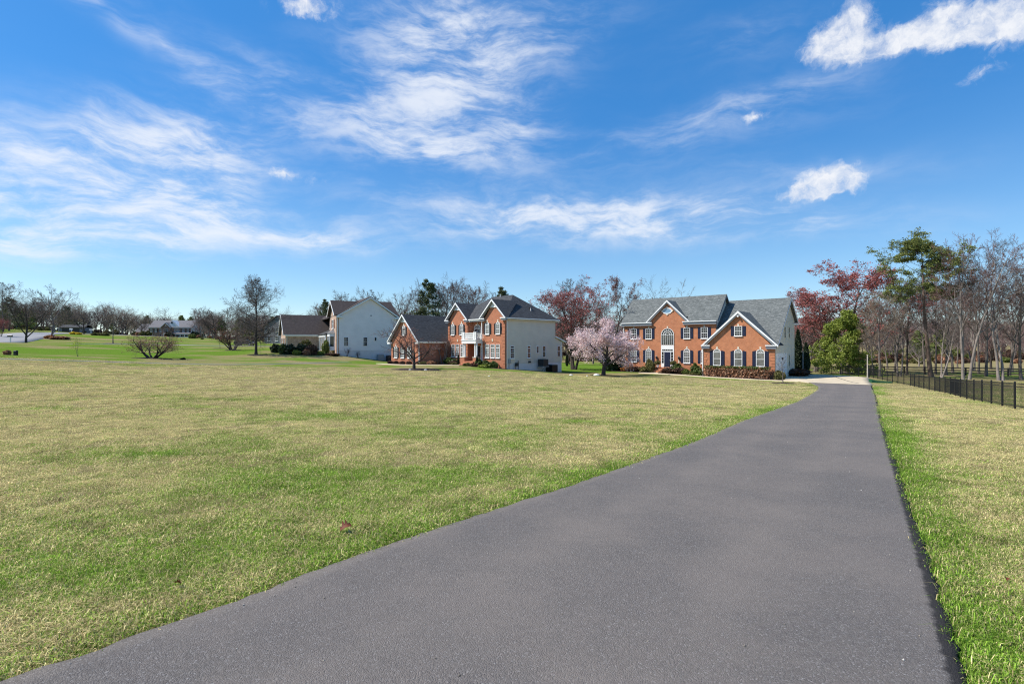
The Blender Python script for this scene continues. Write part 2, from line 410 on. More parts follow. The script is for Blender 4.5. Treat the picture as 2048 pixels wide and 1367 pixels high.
def turf_mat(name, blades):
    m = bpy.data.materials.new(name); m.use_nodes = True; T = NT(m.node_tree); b = m.node_tree.nodes['Principled BSDF']
    at = T.n('ShaderNodeAttribute'); at.attribute_name = 'green'; at.attribute_type = 'INSTANCER' if blades else 'GEOMETRY'
    geo = T.n('ShaderNodeNewGeometry')
    nz = T.n('ShaderNodeTexNoise'); nz.inputs['Scale'].default_value = 7.0; nz.inputs['Detail'].default_value = 6; nz.inputs['Roughness'].default_value = .72; T.l(geo.outputs['Position'], nz.inputs['Vector'])
    if blades:
        rn = T.n('ShaderNodeAttribute'); rn.attribute_name = 'rnd'; r = rn.outputs['Fac']
        g = T.math('ADD', at.outputs['Fac'], T.math('MULTIPLY', T.math('SUBTRACT', nz.outputs['Fac'], .5), 1.1)); lum = T.n('ShaderNodeAttribute'); lum.attribute_name = 'lum'; lum.attribute_type = 'INSTANCER'
        k = T.smooth(T.math('ADD', g, T.math('MULTIPLY', T.math('SUBTRACT', r, .5), 1.15)), .34, .62)
        rr = T.math('FRACT', T.math('MULTIPLY', r, 7.31))
        c = T.mix(k, T.mix(rr, [v * 1.4 for v in STRAW2], [min(v * 1.64, .84) for v in STRAW]), T.mix(rr, [v * 1.3 for v in GREEN2], [v * 1.6 for v in GREEN])); vm = T.n('ShaderNodeVectorMath', operation='SCALE'); T.l(c, vm.inputs[0]); T.l(lum.outputs['Fac'], vm.inputs[3]); c = vm.outputs[0]
    else:
        n2 = T.n('ShaderNodeTexNoise'); n2.inputs['Scale'].default_value = 16.0; n2.inputs['Detail'].default_value = 7; n2.inputs['Roughness'].default_value = .8; T.l(geo.outputs['Position'], n2.inputs['Vector'])
        n3 = T.n('ShaderNodeTexNoise'); n3.inputs['Scale'].default_value = 1.6; n3.inputs['Detail'].default_value = 7; n3.inputs['Roughness'].default_value = .7; T.l(geo.outputs['Position'], n3.inputs['Vector'])
        g = T.math('ADD', at.outputs['Fac'], T.math('MULTIPLY', T.math('SUBTRACT', nz.outputs['Fac'], .5), .8))
        g = T.math('ADD', g, T.math('MULTIPLY', T.math('SUBTRACT', n3.outputs['Fac'], .5), .7))
        k = T.smooth(T.math('ADD', g, T.math('MULTIPLY', T.math('SUBTRACT', n2.outputs['Fac'], .5), 1.9)), .25, .75)
        f2 = T.smooth(n2.outputs['Fac'], .35, .65)
        c = T.mix(k, T.mix(f2, [v * .66 for v in STRAW2], [v * .64 for v in STRAW]), T.mix(f2, [v * .85 for v in GREEN2], [v * .95 for v in GREEN]))
        n4 = T.n('ShaderNodeTexNoise'); n4.inputs['Scale'].default_value = .55; n4.inputs['Detail'].default_value = 6; T.l(geo.outputs['Position'], n4.inputs['Vector'])
        c = T.mix(T.math('MULTIPLY', T.smooth(n4.outputs['Fac'], .64, .74), .5), c, SOIL)
        bp = T.n('ShaderNodeBump'); bp.inputs['Strength'].default_value = .9; bp.inputs['Distance'].default_value = .05; T.l(n2.outputs['Fac'], bp.inputs['Height']); T.l(bp.outputs[0], b.inputs['Normal'])
    T.l(c, b.inputs['Base Color']); b.inputs['Roughness'].default_value = .9; b.inputs['Specular IOR Level'].default_value = .0
    if blades:
        tr = T.n('ShaderNodeBsdfTranslucent'); T.l(c, tr.inputs[0]); ms = T.n('ShaderNodeMixShader'); ms.inputs[0].default_value = .3
        out = m.node_tree.nodes['Material Output']; T.l(b.outputs[0], ms.inputs[1]); T.l(tr.outputs[0], ms.inputs[2]); T.l(ms.outputs[0], out.inputs[0])
    MATS[name] = m; return m


def asphalt_mat():
    m = bpy.data.materials.new('asphalt'); m.use_nodes = True; T = NT(m.node_tree); b = m.node_tree.nodes['Principled BSDF']
    geo = T.n('ShaderNodeNewGeometry')
    def nz(s, d, r=.6):
        n = T.n('ShaderNodeTexNoise'); n.inputs['Scale'].default_value = s; n.inputs['Detail'].default_value = d; n.inputs['Roughness'].default_value = r; T.l(geo.outputs['Position'], n.inputs['Vector']); return n.outputs['Fac']
    vo = T.n('ShaderNodeTexVoronoi'); vo.inputs['Scale'].default_value = 130; T.l(geo.outputs['Position'], vo.inputs['Vector'])
    sp = T.n('ShaderNodeSeparateXYZ'); T.l(vo.outputs['Color'], sp.inputs[0])
    st = T.ramp(sp.outputs[0], [(0, .040), (.5, .075), (.8, .115), (.95, .19), (1, .34)])
    big = T.smooth(nz(.55, 7, .7), .3, .7); fine = T.smooth(nz(28, 5, .75), .3, .7)
    c = T.mix(T.math('ADD', T.math('MULTIPLY', big, .45), T.math('MULTIPLY', fine, .25)), T.mix(.5, st, (.138, .121, .110)), (.202, .173, .150))
    ln = T.n('ShaderNodeAttribute'); ln.attribute_name = 'lane'; c = T.mix(T.math('MULTIPLY', T.math('MULTIPLY', ln.outputs['Fac'], T.smooth(nz(.9, 5, .6), .25, .7)), .30), c, (.215, .185, .160))
    sk = T.smooth(nz(2.3, 8, .8), .62, .78); c = T.mix(T.math('MULTIPLY', sk, .22), c, (.06, .055, .05))
    ed = T.n('ShaderNodeAttribute'); ed.attribute_name = 'edge'
    e = T.smooth(T.math('ADD', ed.outputs['Fac'], T.math('MULTIPLY', T.math('SUBTRACT', nz(9, 6, .75), .5), .8)), .55, .85)
    c = T.mix(T.math('MULTIPLY', e, .9), c, (.022, .021, .021))
    T.l(c, b.inputs['Base Color']); b.inputs['Roughness'].default_value = .9; b.inputs['Specular IOR Level'].default_value = .12
    bp = T.n('ShaderNodeBump'); bp.inputs['Strength'].default_value = .75; bp.inputs['Distance'].default_value = .008
    h = T.math('ADD', T.math('MULTIPLY', vo.outputs['Distance'], -.9), T.math('MULTIPLY', nz(60, 4, .7), .8)); T.l(h, bp.inputs['Height']); T.l(bp.outputs[0], b.inputs['Normal'])
    MATS['asphalt'] = m; return m


turf_mat('turf', False); turf_mat('grass_blade', True); asphalt_mat()
mat('concrete', (.52, .435, .305), .85, var=.16, vscale=.9, bump=.2, bscale=30)
mat('concrete_joint', (.05, .045, .04), .9)
mat('road', (.24, .235, .235), .85, var=.1, vscale=.5)
mat('path', (.155, .160, .125), .85, var=.15, vscale=.8)
mat('mulch', (.045, .030, .024), .95, var=.4, vscale=9, bump=1, bscale=25)
brick_mat('brick_orange', (.50, .175, .075), (.42, .135, .058), (.44, .27, .17), mort=.010, wear=.2)
brick_mat('brick_red', (.44, .145, .070), (.36, .110, .050), (.40, .25, .17), mort=.010, wear=.2)
brick_mat('brick_mixed', (.55, .38, .28), (.30, .14, .095), (.50, .42, .34), mort=.013, wear=.3)
brick_mat('brick_brown', (.22, .12, .08), (.16, .085, .06), (.3, .24, .2))
siding_mat('siding_grey', (.68, .60, .48)); siding_mat('siding_beige', (.72, .66, .53)); siding_mat('siding_pale', (.88, .80, .76)); siding_mat('siding_white', (.75, .75, .74))
shingle_mat('shingle_grey', (.085, .094, .092), (.215, .226, .216), (.115, .125, .12))
shingle_mat('shingle_dark', (.038, .040, .043), (.092, .095, .098), (.055, .057, .060))
shingle_mat('shingle_brown', (.072, .057, .052), (.105, .084, .077), (.060, .048, .045))
shingle_mat('shingle_taupe', (.15, .145, .15), (.20, .19, .195), (.17, .165, .17))
mat('white_paint', (.78, .78, .76), .5, var=.04, vscale=1.5); mat('grey_trim', (.24, .26, .28), .5); mat('slate_trim', (.16, .18, .21), .5)
mat('navy', (.014, .019, .045), .45, var=.1, vscale=3); mat('black_shutter', (.014, .013, .014), .5); mat('brown_shutter', (.22, .075, .03), .6)
mat('glass', (.012, .015, .018), .06, spec=.8, var=.5, vscale=.7); mat('glass_curtain', (.15, .15, .14), .12, spec=.8, var=.45, vscale=1.6); mat('glass_blue', (.16, .28, .40), .05, spec=.9)
mat('parge', (.72, .66, .63), .9, var=.06, vscale=1.5); mat('cream', (.62, .56, .44), .7); mat('black_metal', (.012, .012, .013), .45, spec=.4)
mat('dark_metal', (.035, .038, .042), .5); mat('steel', (.30, .31, .32), .45, var=.1); mat('wood_rail', (.05, .043, .037), .9, var=.3); mat('pale_wood', (.48, .43, .36), .8, var=.15, vscale=3)
mat('bark_grey', (.155, .128, .110), .95, var=.35, vscale=2.2, bump=.6, bscale=9); mat('bark_dark', (.060, .048, .042), .95, var=.3, vscale=2.2, bump=.6, bscale=9); mat('bark_pale', (.23, .195, .170), .95, var=.3, vscale=2.0, bump=.6, bscale=9)
mat('bark_pine', (.15, .105, .082), .95, var=.35, vscale=2.5, bump=.6, bscale=9)
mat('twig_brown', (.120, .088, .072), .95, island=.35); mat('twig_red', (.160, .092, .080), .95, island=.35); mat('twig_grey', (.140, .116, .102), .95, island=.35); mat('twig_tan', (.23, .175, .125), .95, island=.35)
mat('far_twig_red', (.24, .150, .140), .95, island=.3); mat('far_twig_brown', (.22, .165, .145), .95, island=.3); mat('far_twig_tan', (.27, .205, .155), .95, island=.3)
mat('bud_red', (.30, .035, .035), .8, colors=[(0, (.22, .065, .060)), (.5, (.38, .11, .10)), (1, (.48, .20, .17))], trans=.25)
mat('bud_rust', (.2, .07, .045), .8, colors=[(0, (.13, .045, .035)), (1, (.28, .11, .07))], trans=.25)
mat('blossom', (.7, .5, .5), .8, colors=[(0, (.64, .42, .42)), (.5, (.82, .64, .63)), (1, (.90, .80, .78))], trans=.3)
mat('needle', (.06, .09, .02), .8, colors=[(0, (.085, .110, .028)), (.5, (.155, .185, .046)), (1, (.26, .28, .085))], trans=.15)
mat('needle_dark', (.02, .03, .015), .8, colors=[(0, (.055, .072, .030)), (1, (.14, .16, .065))])
mat('leaf_holly', (.08, .14, .02), .5, colors=[(0, (.10, .145, .020)), (.5, (.21, .265, .038)), (1, (.35, .385, .080))], trans=.2)
mat('leaf_dark', (.02, .04, .012), .5, colors=[(0, (.014, .024, .012)), (1, (.040, .062, .024))])
mat('leaf_box', (.07, .10, .02), .5, colors=[(0, (.035, .06, .014)), (1, (.12, .16, .035))], trans=.15)
mat('leaf_lime', (.2, .24, .04), .5, colors=[(0, (.09, .12, .025)), (1, (.22, .25, .06))], trans=.2)
mat('leaf_copper', (.2, .09, .04), .7, colors=[(0, (.20, .09, .05)), (.5, (.42, .21, .12)), (1, (.55, .35, .22))], trans=.2)
mat('leaf_brown', (.1, .05, .03), .8, colors=[(0, (.05, .03, .022)), (1, (.15, .08, .05))], trans=.1)
mat('leaf_orange', (.35, .14, .03), .7, colors=[(0, (.25, .09, .02)), (1, (.45, .2, .05))], trans=.2)
mat('leaf_sprout', (.26, .33, .03), .6, colors=[(0, (.20, .28, .02)), (1, (.40, .46, .06))], trans=.4)
mat('flower_yellow', (.7, .5, .02), .7, colors=[(0, (.55, .42, .03)), (1, (.8, .62, .05))], trans=.3)
mat('leaf_olive', (.16, .16, .05), .8, colors=[(0, (.09, .09, .03)), (1, (.22, .20, .07))], trans=.2)
mat('dead_leaf', (.16, .045, .020), .7, var=.3, vscale=30); mat('white_stone', (.75, .74, .72), .8); mat('tarp_green', (.012, .075, .035), .5, var=.2, vscale=3)
mat('car_paint', (.03, .032, .04), .2, spec=.6); mat('rubber', (.02, .02, .02), .9); mat('chrome', (.5, .5, .52), .25, metal=1); mat('lamp_red', (.35, .02, .02), .3); mat('lamp_clear', (.7, .7, .68), .2)
mat('muted_wall', (.17, .17, .18), .8, var=.1, vscale=.5); mat('orange_brick', (.5, .2, .06), .8)

# ------------------------------------------------------------------ ground, drive, paths
def build_ground():
    def axis(lo, hi, n0, s):
        t = np.linspace(math.asinh(lo / s), math.asinh(hi / s), n0); return np.sinh(t) * s
    xs = axis(-1800, 1800, 320, 10.0); ys = axis(-60, 2200, 320, 10.0)
    X, Y = np.meshgrid(xs, ys); Z = HH(X, Y)
    nx, ny = len(xs), len(ys); V = np.stack([X.ravel(), Y.ravel(), Z.ravel()], 1)
    i = np.arange(nx * ny).reshape(ny, nx); F = np.stack([i[:-1, :-1], i[:-1, 1:], i[1:, 1:], i[1:, :-1]], -1).reshape(-1, 4)
    me = mesh_np('ground', V, [F], MATS['turf'], True)
    a = me.attributes.new('green', 'FLOAT', 'POINT'); a.data.foreach_set('value', green(V[:, 0], V[:, 1]).astype(np.float32))
    o = link(bpy.data.objects.new('ground', me)); props(o, 'broad lawn of mixed green and straw coloured grass', None, None, 'structure'); return o


def loft(name, L, R, material, lift, n=120, m=10, thick=.0, edge=False, label=None):
    L = resample(L, n); R = resample(R, n); t = np.linspace(0, 1, m)[None, :, None]
    if edge: t = (1 - (1 - t) ** 2.2 * .6 - .4 * (1 - t))
    P = L[:, None] * (1 - t) + R[:, None] * t
    jit = (RNG.random((n, 2)) - .5) * .045 + np.stack([vnoise(np.arange(n) / 3.1, np.full(n, 3.3)) - .5, vnoise(np.arange(n) / 2.7, np.full(n, 9.1)) - .5], 1) * .025 if edge else np.zeros((n, 2))
    if edge:
        ac = (R - L) / np.linalg.norm(R - L, axis=1)[:, None]
        P[:, 0] += ac * jit[:, :1]; P[:, -1] += ac * jit[:, 1:]
    Z = HH(P[..., 0], P[..., 1]) + lift
    V = np.concatenate([P, Z[..., None]], 2)
    if edge:
        V[:, 0, 2] -= .008; V[:, -1, 2] -= .008
    verts = [V.reshape(-1, 3)]; i = np.arange(n * m).reshape(n, m)
    F = [np.stack([i[:-1, :-1], i[:-1, 1:], i[1:, 1:], i[1:, :-1]], -1).reshape(-1, 4)]
    base = n * m
    for col, flip in ((0, True), (m - 1, False)):
        low = V[:, col].copy(); low[:, 2] -= .12 + thick; verts.append(low); j = base + np.arange(n); k = i[:, col]
        q = np.stack([k[:-1], j[:-1], j[1:], k[1:]], -1); F.append(q if not flip else q[:, ::-1]); base += n
    me = mesh_np(name, np.vstack(verts), F, material)
    if edge:
        w = np.linalg.norm(R - L, axis=1)[:, None]; tt = t[0, :, 0][None] * w
        e = np.clip(1.3 - (w - tt) / .15, 0, 1) ; e = np.maximum(e, .55 * np.clip(1 - tt / .25, 0, 1))
        a = me.attributes.new('edge', 'FLOAT', 'POINT'); a.data.foreach_set('value', np.concatenate([e.ravel(), np.full(2 * n, .8)]).astype(np.float32))
    if edge:
        u = np.abs(tt - w / 2); lane = np.exp(-((u - .82) / .30) ** 2); a = me.attributes.new('lane', 'FLOAT', 'POINT'); a.data.foreach_set('value', np.concatenate([lane.ravel(), np.zeros(2 * n)]).astype(np.float32))
    o = link(bpy.data.objects.new(name, me)); props(o, label, None, None, 'structure'); return o


GROUND = build_ground()
loft('driveway', DRV_L, DRV_R, MATS['asphalt'], .030, 700, 40, edge=True, label='long grey asphalt driveway curving to the brick house')
PAD_L = [(33.15, 55.9), (33.9, 59.2), (33.75, 61.6), (33.95, 64.0), (36.6, 67.3), (42.2, 74.0)]
PAD_R = [(36.95, 51.2), (40.6, 56.6), (44.1, 61.8), (47.3, 66.5), (48.1, 69.0), (48.2, 71.5)]
loft('concrete_pad', PAD_L, PAD_R, MATS['concrete'], .045, 60, 14, label='pale concrete parking pad beside the brick garage')
PAD_POLY = [tuple(p) for p in resample(PAD_L, 12)] + [tuple(p) for p in resample(PAD_R, 12)[::-1]]


def strip(name, line, width, material, lift=.03, n=80, label=None, m=5):
    p = resample(line, n); t = np.gradient(p, axis=0); t /= np.linalg.norm(t, axis=1)[:, None]; nn = np.stack([-t[:, 1], t[:, 0]], 1)
    w = np.asarray(width) if np.ndim(width) else np.full(2, width); w = np.interp(np.linspace(0, 1, n), np.linspace(0, 1, len(w)), w)[:, None]
    return loft(name, p + nn * w / 2, p - nn * w / 2, material, lift, n, m, label=label)


strip('pavement_joint', [(38.1, 54.9), (40.5, 60.5), (44.6, 69.5)], .13, MATS['concrete_joint'], .052, 30, label='dark expansion joint across the concrete pad', m=3)
strip('street', [(-160, 70), (-118, 95), (-128, 128), (-142, 150), (-148, 172), (-120, 205)], [16, 22, 16, 9, 7, 6], MATS['road'], .05, 60, label='pale grey street beyond the left lawn')
strip('neighbour_driveway', [(-114, 101), (-106, 108.5), (-98, 113), (-86, 117), (-72, 120), (-62, 132)], [4, 2.6, 2.4, 2.4, 2.4, 2.4], MATS['road'], .05, 60, label='thin grey driveway crossing the far left lawn')
strip('shared_path', [(-75, 51), (-56, 55), (-47.8, 58), (-38.5, 63.0), (-31, 70.5), (-26, 80)], [1.5, 1.5, 1.4, 1.3, 1.2, 1.2], MATS['path'], .03, 60, label='thin grey drive crossing the left lawn')
strip('far_street', [(-190, 215), (-150, 222), (-120, 232)], 4, MATS['road'], .05, 30, label='pale drive in front of the far house')

# ------------------------------------------------------------------ mesh builder with metric UVs
class MB:
    def __init__(s):
        s.v = []; s.f = []; s.uv = []
    def poly(s, pts):
        pts = [Vector(p) for p in pts]; n = Vector((0, 0, 0))
        for i in range(len(pts)):
            a, b = pts[i], pts[(i + 1) % len(pts)]; n += a.cross(b)
        if n.length < 1e-9: return s
        n.normalize()
        u = Vector((1, 0, 0)) if abs(n.z) > .995 else Vector((0, 0, 1)).cross(n).normalized(); v = n.cross(u)
        b = len(s.v); s.v += [tuple(p) for p in pts]; s.f.append(list(range(b, b + len(pts)))); s.uv += [(p.dot(u), p.dot(v)) for p in pts]
        return s
    def solid(s, top, bot):
        """closed solid between two equal polygons"""
        n = len(top); s.poly(top); s.poly(bot[::-1])
        for i in range(n):
            j = (i + 1) % n; s.poly([top[i], bot[i], bot[j], top[j]])
        return s
    def box(s, x0, x1, y0, y1, z0, z1):
        x0, x1 = min(x0, x1), max(x0, x1); y0, y1 = min(y0, y1), max(y0, y1); z0, z1 = min(z0, z1), max(z0, z1)
        return s.solid([(x0, y0, z1), (x1, y0, z1), (x1, y1, z1), (x0, y1, z1)], [(x0, y0, z0), (x1, y0, z0), (x1, y1, z0), (x0, y1, z0)])
    def prism_y(s, xz, y0, y1):
        """polygon in xz (counter-clockwise seen from the front, -y) between y0 (front) and y1"""
        return s.solid([(x, y0, z) for x, z in xz], [(x, y1, z) for x, z in xz])
    def prism_x(s, yz, x0, x1):
        """polygon in yz (counter-clockwise seen from +x) between x0 (outer) and x1 (inner)"""
        return s.solid([(x0, y, z) for y, z in yz], [(x1, y, z) for y, z in yz])
    def slab(s, pts, t=.16):
        pts = [Vector(p) for p in pts]; n = Vector((0, 0, 0))
        for i in range(len(pts)): n += pts[i].cross(pts[(i + 1) % len(pts)])
        n.normalize()
        if n.z < 0: pts = pts[::-1]; n = -n
        return s.solid([tuple(p) for p in pts], [tuple(p - n * t) for p in pts])
    def bar(s, a, b, w, h=None, up=(0, 0, 1)):
        """square bar from a to b"""
        a, b = Vector(a), Vector(b); d = (b - a).normalized(); u = Vector(up)
        sd = d.cross(u)
        if sd.length < 1e-4: sd = d.cross(Vector((1, 0, 0)))
        sd.normalize(); up2 = sd.cross(d); h = h or w; sd *= w / 2; up2 *= h / 2
        e = lambda c: [tuple(c + sd - up2), tuple(c + sd + up2), tuple(c - sd + up2), tuple(c - sd - up2)]
        return s.solid(e(b)[::-1], e(a)[::-1])
    def cyl(s, c, r, z0, z1, k=10, r2=None):
        r2 = r if r2 is None else r2
        top = [(c[0] + r2 * math.cos(2 * math.pi * i / k), c[1] + r2 * math.sin(2 * math.pi * i / k), z1) for i in range(k)]
        bot = [(c[0] + r * math.cos(2 * math.pi * i / k), c[1] + r * math.sin(2 * math.pi * i / k), z0) for i in range(k)]
        return s.solid(top, bot)
    def mesh(s, name, material):
        me = bpy.data.meshes.new(name); me.from_pydata(s.v, [], s.f); uvl = me.uv_layers.new(name='UVMap')
        uvl.data.foreach_set('uv', np.array(s.uv, np.float32).ravel()); me.materials.append(material); me.update(); return me
    def obj(s, name, material, parent=None, loc=(0, 0, 0)):
        o = bpy.data.objects.new(name, s.mesh(name, material if not isinstance(material, str) else MATS[material])); o.location = loc
        return link(o, parent)


# ------------------------------------------------------------------ houses
class House:
    def __init__(s, name, label, o, rot, zb, group=None):
        s.zb = zb; s.root = empty(name, (o[0], o[1], zb), math.radians(rot)); props(s.root, label, 'house', group)
        s.o = Vector((o[0], o[1])); s.r = math.radians(rot)
    def world(s, x, y):
        c, n = math.cos(s.r), math.sin(s.r); return (s.o.x + c * x - n * y, s.o.y + n * x + c * y)
    def part(s, name, mb, material, parent=None, label=None):
        o = mb.obj(name, material, parent or s.root, (0, 0, 0) if parent else (0, 0, -s.zb))
        if label: o['label'] = label
        return o
    def box(s, name, material, x0, x1, y0, y1, z0, z1, parent=None, label=None):
        return s.part(name, MB().box(x0, x1, y0, y1, z0, z1), material, parent, label)
    def rake(s, xt, zt, xp, zp, y0, y1, d=.26, material='white_paint', name='rake_board'):
        """barge board along one slope of a front gable"""
        a, b = (xt, zt), (xp, zp)
        pts = [a, b, (b[0], b[1] - d), (a[0], a[1] - d * .75)]
        if xt > xp: pts = pts[::-1]
        return s.part(name, MB().prism_y(pts[::-1], y0, y1), material)


def outline(u0, u1, z0, z1, arch, k=10):
    p = [(u0, z0), (u1, z0), (u1, z1 - arch)]
    if arch > 0:
        uc, ru = (u0 + u1) / 2, (u1 - u0) / 2
        p += [(uc + ru * math.cos(math.pi * i / k), z1 - arch + arch * math.sin(math.pi * i / k)) for i in range(1, k)]
    p.append((u0, z1 - arch)); return p


def window(h, face, plane, u0, u1, z0, z1, arch=0.0, cols=3, rows=4, glass='glass', frame='white_paint', sill='white_paint', key=None, rail=True, shutter=None, sw=.42, fw=.07, hood=None, transom=None, radial=0, name='window'):
    if face == 'front': M = lambda u, n, z: (u, plane - n, z)
    elif face == 'right': M = lambda u, n, z: (plane + n, u, z)
    else: M = lambda u, n, z: (plane - n, -u, z)
    out = outline(u0, u1, z0, z1, arch); inn = outline(u0 + fw, u1 - fw, z0 + fw, z1 - fw, arch)
    mb = MB(); mb.solid([M(u, .028, z) for u, z in inn], [M(u, -.02, z) for u, z in inn])
    win = h.part(name, mb, glass)
    fr = MB(); n = len(out)
    for i in range(n):
        j = (i + 1) % n; q = [out[i], out[j], inn[j], inn[i]]; fr.solid([M(u, .075, z) for u, z in q], [M(u, -.01, z) for u, z in q])
    def bx(a0, a1, b0, b1, n0, n1):
        q = [(a0, b0), (a1, b0), (a1, b1), (a0, b1)]; fr.solid([M(u, n1, z) for u, z in q], [M(u, n0, z) for u, z in q])
    zs = z1 - arch - (fw if arch else fw); zt = zs if arch == 0 else z1 - arch
    zlo = z0 + fw; mw = .024
    iu0, iu1 = u0 + fw, u1 - fw
    if arch: bx(iu0, iu1, zt - .035, zt + .035, .02, .062)
    if transom: bx(iu0, iu1, transom - .05, transom + .05, .02, .064); zt = transom - .05
    if rail: zm = (zlo + zt) / 2; bx(iu0, iu1, zm - .03, zm + .03, .02, .060)
    for i in range(1, cols):
        u = iu0 + (iu1 - iu0) * i / cols; bx(u - mw / 2, u + mw / 2, zlo, zt, .02, .045)
    for i in range(1, rows):
        if rail and 2 * i == rows: continue
        z = zlo + (zt - zlo) * i / rows; bx(iu0, iu1, z - mw / 2, z + mw / 2, .02, .050)
    if arch and radial:
        uc, ru, ar = (u0 + u1) / 2, (u1 - u0) / 2 - fw, arch - fw
        for i in range(1, radial):
            a = math.pi * i / radial; c, sn = math.cos(a), math.sin(a); w = .014
            q = [(uc + ru * .35 * c + w * sn, zt + ar * .35 * sn - w * c), (uc + ru * c + w * sn, zt + ar * sn - w * c), (uc + ru * c - w * sn, zt + ar * sn + w * c), (uc + ru * .35 * c - w * sn, zt + ar * .35 * sn + w * c)]
            fr.solid([M(u, .044, z) for u, z in q], [M(u, .02, z) for u, z in q])
        for rr in ((.35, .68) if radial > 4 else (.38,)):
            for i in range(8):
                a0, a1 = math.pi * i / 8, math.pi * (i + 1) / 8
                q = [(uc + ru * (rr - .03) * math.cos(a0), zt + ar * (rr - .03) * math.sin(a0)), (uc + ru * (rr + .03) * math.cos(a0), zt + ar * (rr + .03) * math.sin(a0)), (uc + ru * (rr + .03) * math.cos(a1), zt + ar * (rr + .03) * math.sin(a1)), (uc + ru * (rr - .03) * math.cos(a1), zt + ar * (rr - .03) * math.sin(a1))]
                fr.solid([M(u, .049, z) for u, z in q], [M(u, .02, z) for u, z in q])
    h.part('frame', fr, frame, win)
    if sill:
        q = [(u0 - .06, z0 - .09), (u1 + .06, z0 - .09), (u1 + .06, z0 - .003), (u0 - .06, z0 - .003)]
        h.part('sill', MB().solid([M(u, .13, z) for u, z in q], [M(u, -.01, z) for u, z in q]), sill, win)
    if hood:            # soldier course of brick over the head
        o2 = outline(u0 - .02, u1 + .02, z1 - arch - .01, z1 + .02, arch); i2 = outline(u0 - .14, u1 + .14, z1 - arch - .01, z1 + .20, arch + .0)
        hb = MB()
        if arch:
            a, b = o2[2:], i2[2:]
            a = a[:]; b = b[:]
        else:
            a = [(u1 + .1, z1 + .02), (u0 - .1, z1 + .02)]; b = [(u1 + .16, z1 + .22), (u0 - .16, z1 + .22)]
        for i in range(len(a) - 1):
            q = [a[i], b[i], b[i + 1], a[i + 1]]; hb.solid([M(u, .018, z) for u, z in q], [M(u, -.01, z) for u, z in q])
        h.part('brick_arch', hb, hood, win)
    if key:
        uc = (u0 + u1) / 2; q = [(uc - .08, z1 + .01), (uc + .08, z1 + .01), (uc + .13, z1 + .30), (uc - .13, z1 + .30)]
        h.part('keystone', MB().solid([M(u, .05, z) for u, z in q], [M(u, -.01, z) for u, z in q]), key, win)
    if shutter:
        zt = z1 - arch * .6
        for a0, a1 in ((u0 - .03 - sw, u0 - .03), (u1 + .03, u1 + .03 + sw)):
            sb = MB(); q = [(a0, z0), (a1, z0), (a1, zt), (a0, zt)]
            if arch: 
                inner = zt + .10; q = [(a0, z0), (a1, z0), (a1, inner if a1 < u0 else zt - .05), (a0, zt - .05 if a1 < u0 else inner)]
            sb.solid([M(u, .04, z) for u, z in q], [M(u, -.01, z) for u, z in q])
            hgt = zt - z0
            for b0, b1 in ((.06, .46), (.54, .93)):
                q = [(a0 + .07, z0 + hgt * b0), (a1 - .07, z0 + hgt * b0), (a1 - .07, z0 + hgt * b1), (a0 + .07, z0 + hgt * b1)]
                sb.solid([M(u, .056, z) for u, z in q], [M(u, .03, z) for u, z in q])
            h.part('shutter', sb, shutter)
    return win


def door(h, face, plane, u0, u1, z0, z1, material, panels=3, knob='chrome'):
    M = (lambda u, n, z: (u, plane - n, z)) if face == 'front' else (lambda u, n, z: (plane + n, u, z))
    q = [(u0, z0), (u1, z0), (u1, z1), (u0, z1)]
    d = h.part('door', MB().solid([M(u, .05, z) for u, z in q], [M(u, -.01, z) for u, z in q]), material)
    w, hh = u1 - u0, z1 - z0; uc = (u0 + u1) / 2
    for b0, b1 in ((.06, .36), (.42, .72), (.78, .94)):
        for a0, a1 in ((.12, .46), (.54, .88)):
            q = [(u0 + w * a0, z0 + hh * b0), (u0 + w * a1, z0 + hh * b0), (u0 + w * a1, z0 + hh * b1), (u0 + w * a0, z0 + hh * b1)]
            h.part('panel', MB().solid([M(u, .066, z) for u, z in q], [M(u, .03, z) for u, z in q]), material, d)
    q = [(u1 - .12, z0 + .95), (u1 - .06, z0 + .95), (u1 - .06, z0 + 1.08), (u1 - .12, z0 + 1.08)]
    h.part('handle', MB().solid([M(u, .12, z) for u, z in q], [M(u, .04, z) for u, z in q]), knob, d)
    return d


def garage_door(h, xp, y0, y1, z0, z1):
    d = h.part('garage_door', MB().box(xp - .02, xp + .03, y0, y1, z0, z1), 'white_paint')
    for r in range(4):
        for c in range(4):
            a0 = y0 + (y1 - y0) * (c + .1) / 4; a1 = y0 + (y1 - y0) * (c + .9) / 4; b0 = z0 + (z1 - z0) * (r + .12) / 4; b1 = z0 + (z1 - z0) * (r + .88) / 4
            h.part('panel', MB().box(xp + .0, xp + .045, a0, a1, b0, b1), 'white_paint', d)


def quoins(h, x0, sgn, y, z0, z1, material, n=10):
    hh = (z1 - z0) / n
    for i in range(n):
        w = .62 if i % 2 == 0 else .40
        a, b = (x0, x0 + sgn * w)
        h.part('quoin', MB().box(min(a, b), max(a, b), y - .035, y + .05, z0 + hh * i + .025, z0 + hh * (i + 1) - .025), material)


def lantern(h, x, y, z):
    l = h.part('wall_lantern', MB().box(x - .09, x + .09, y - .24, y - .06, z, z + .34), 'black_metal')
    h.part('cap', MB().solid([(x - .03, y - .18, z + .48), (x + .03, y - .18, z + .48), (x + .03, y - .12, z + .48), (x - .03, y - .12, z + .48)], [(x - .12, y - .27, z + .345), (x + .12, y - .27, z + .345), (x + .12, y - .03, z + .345), (x - .12, y - .03, z + .345)]), 'black_metal', l)
    h.part('bracket', MB().box(x - .03, x + .03, y - .065, y, z - .18, z + .12), 'black_metal', l)


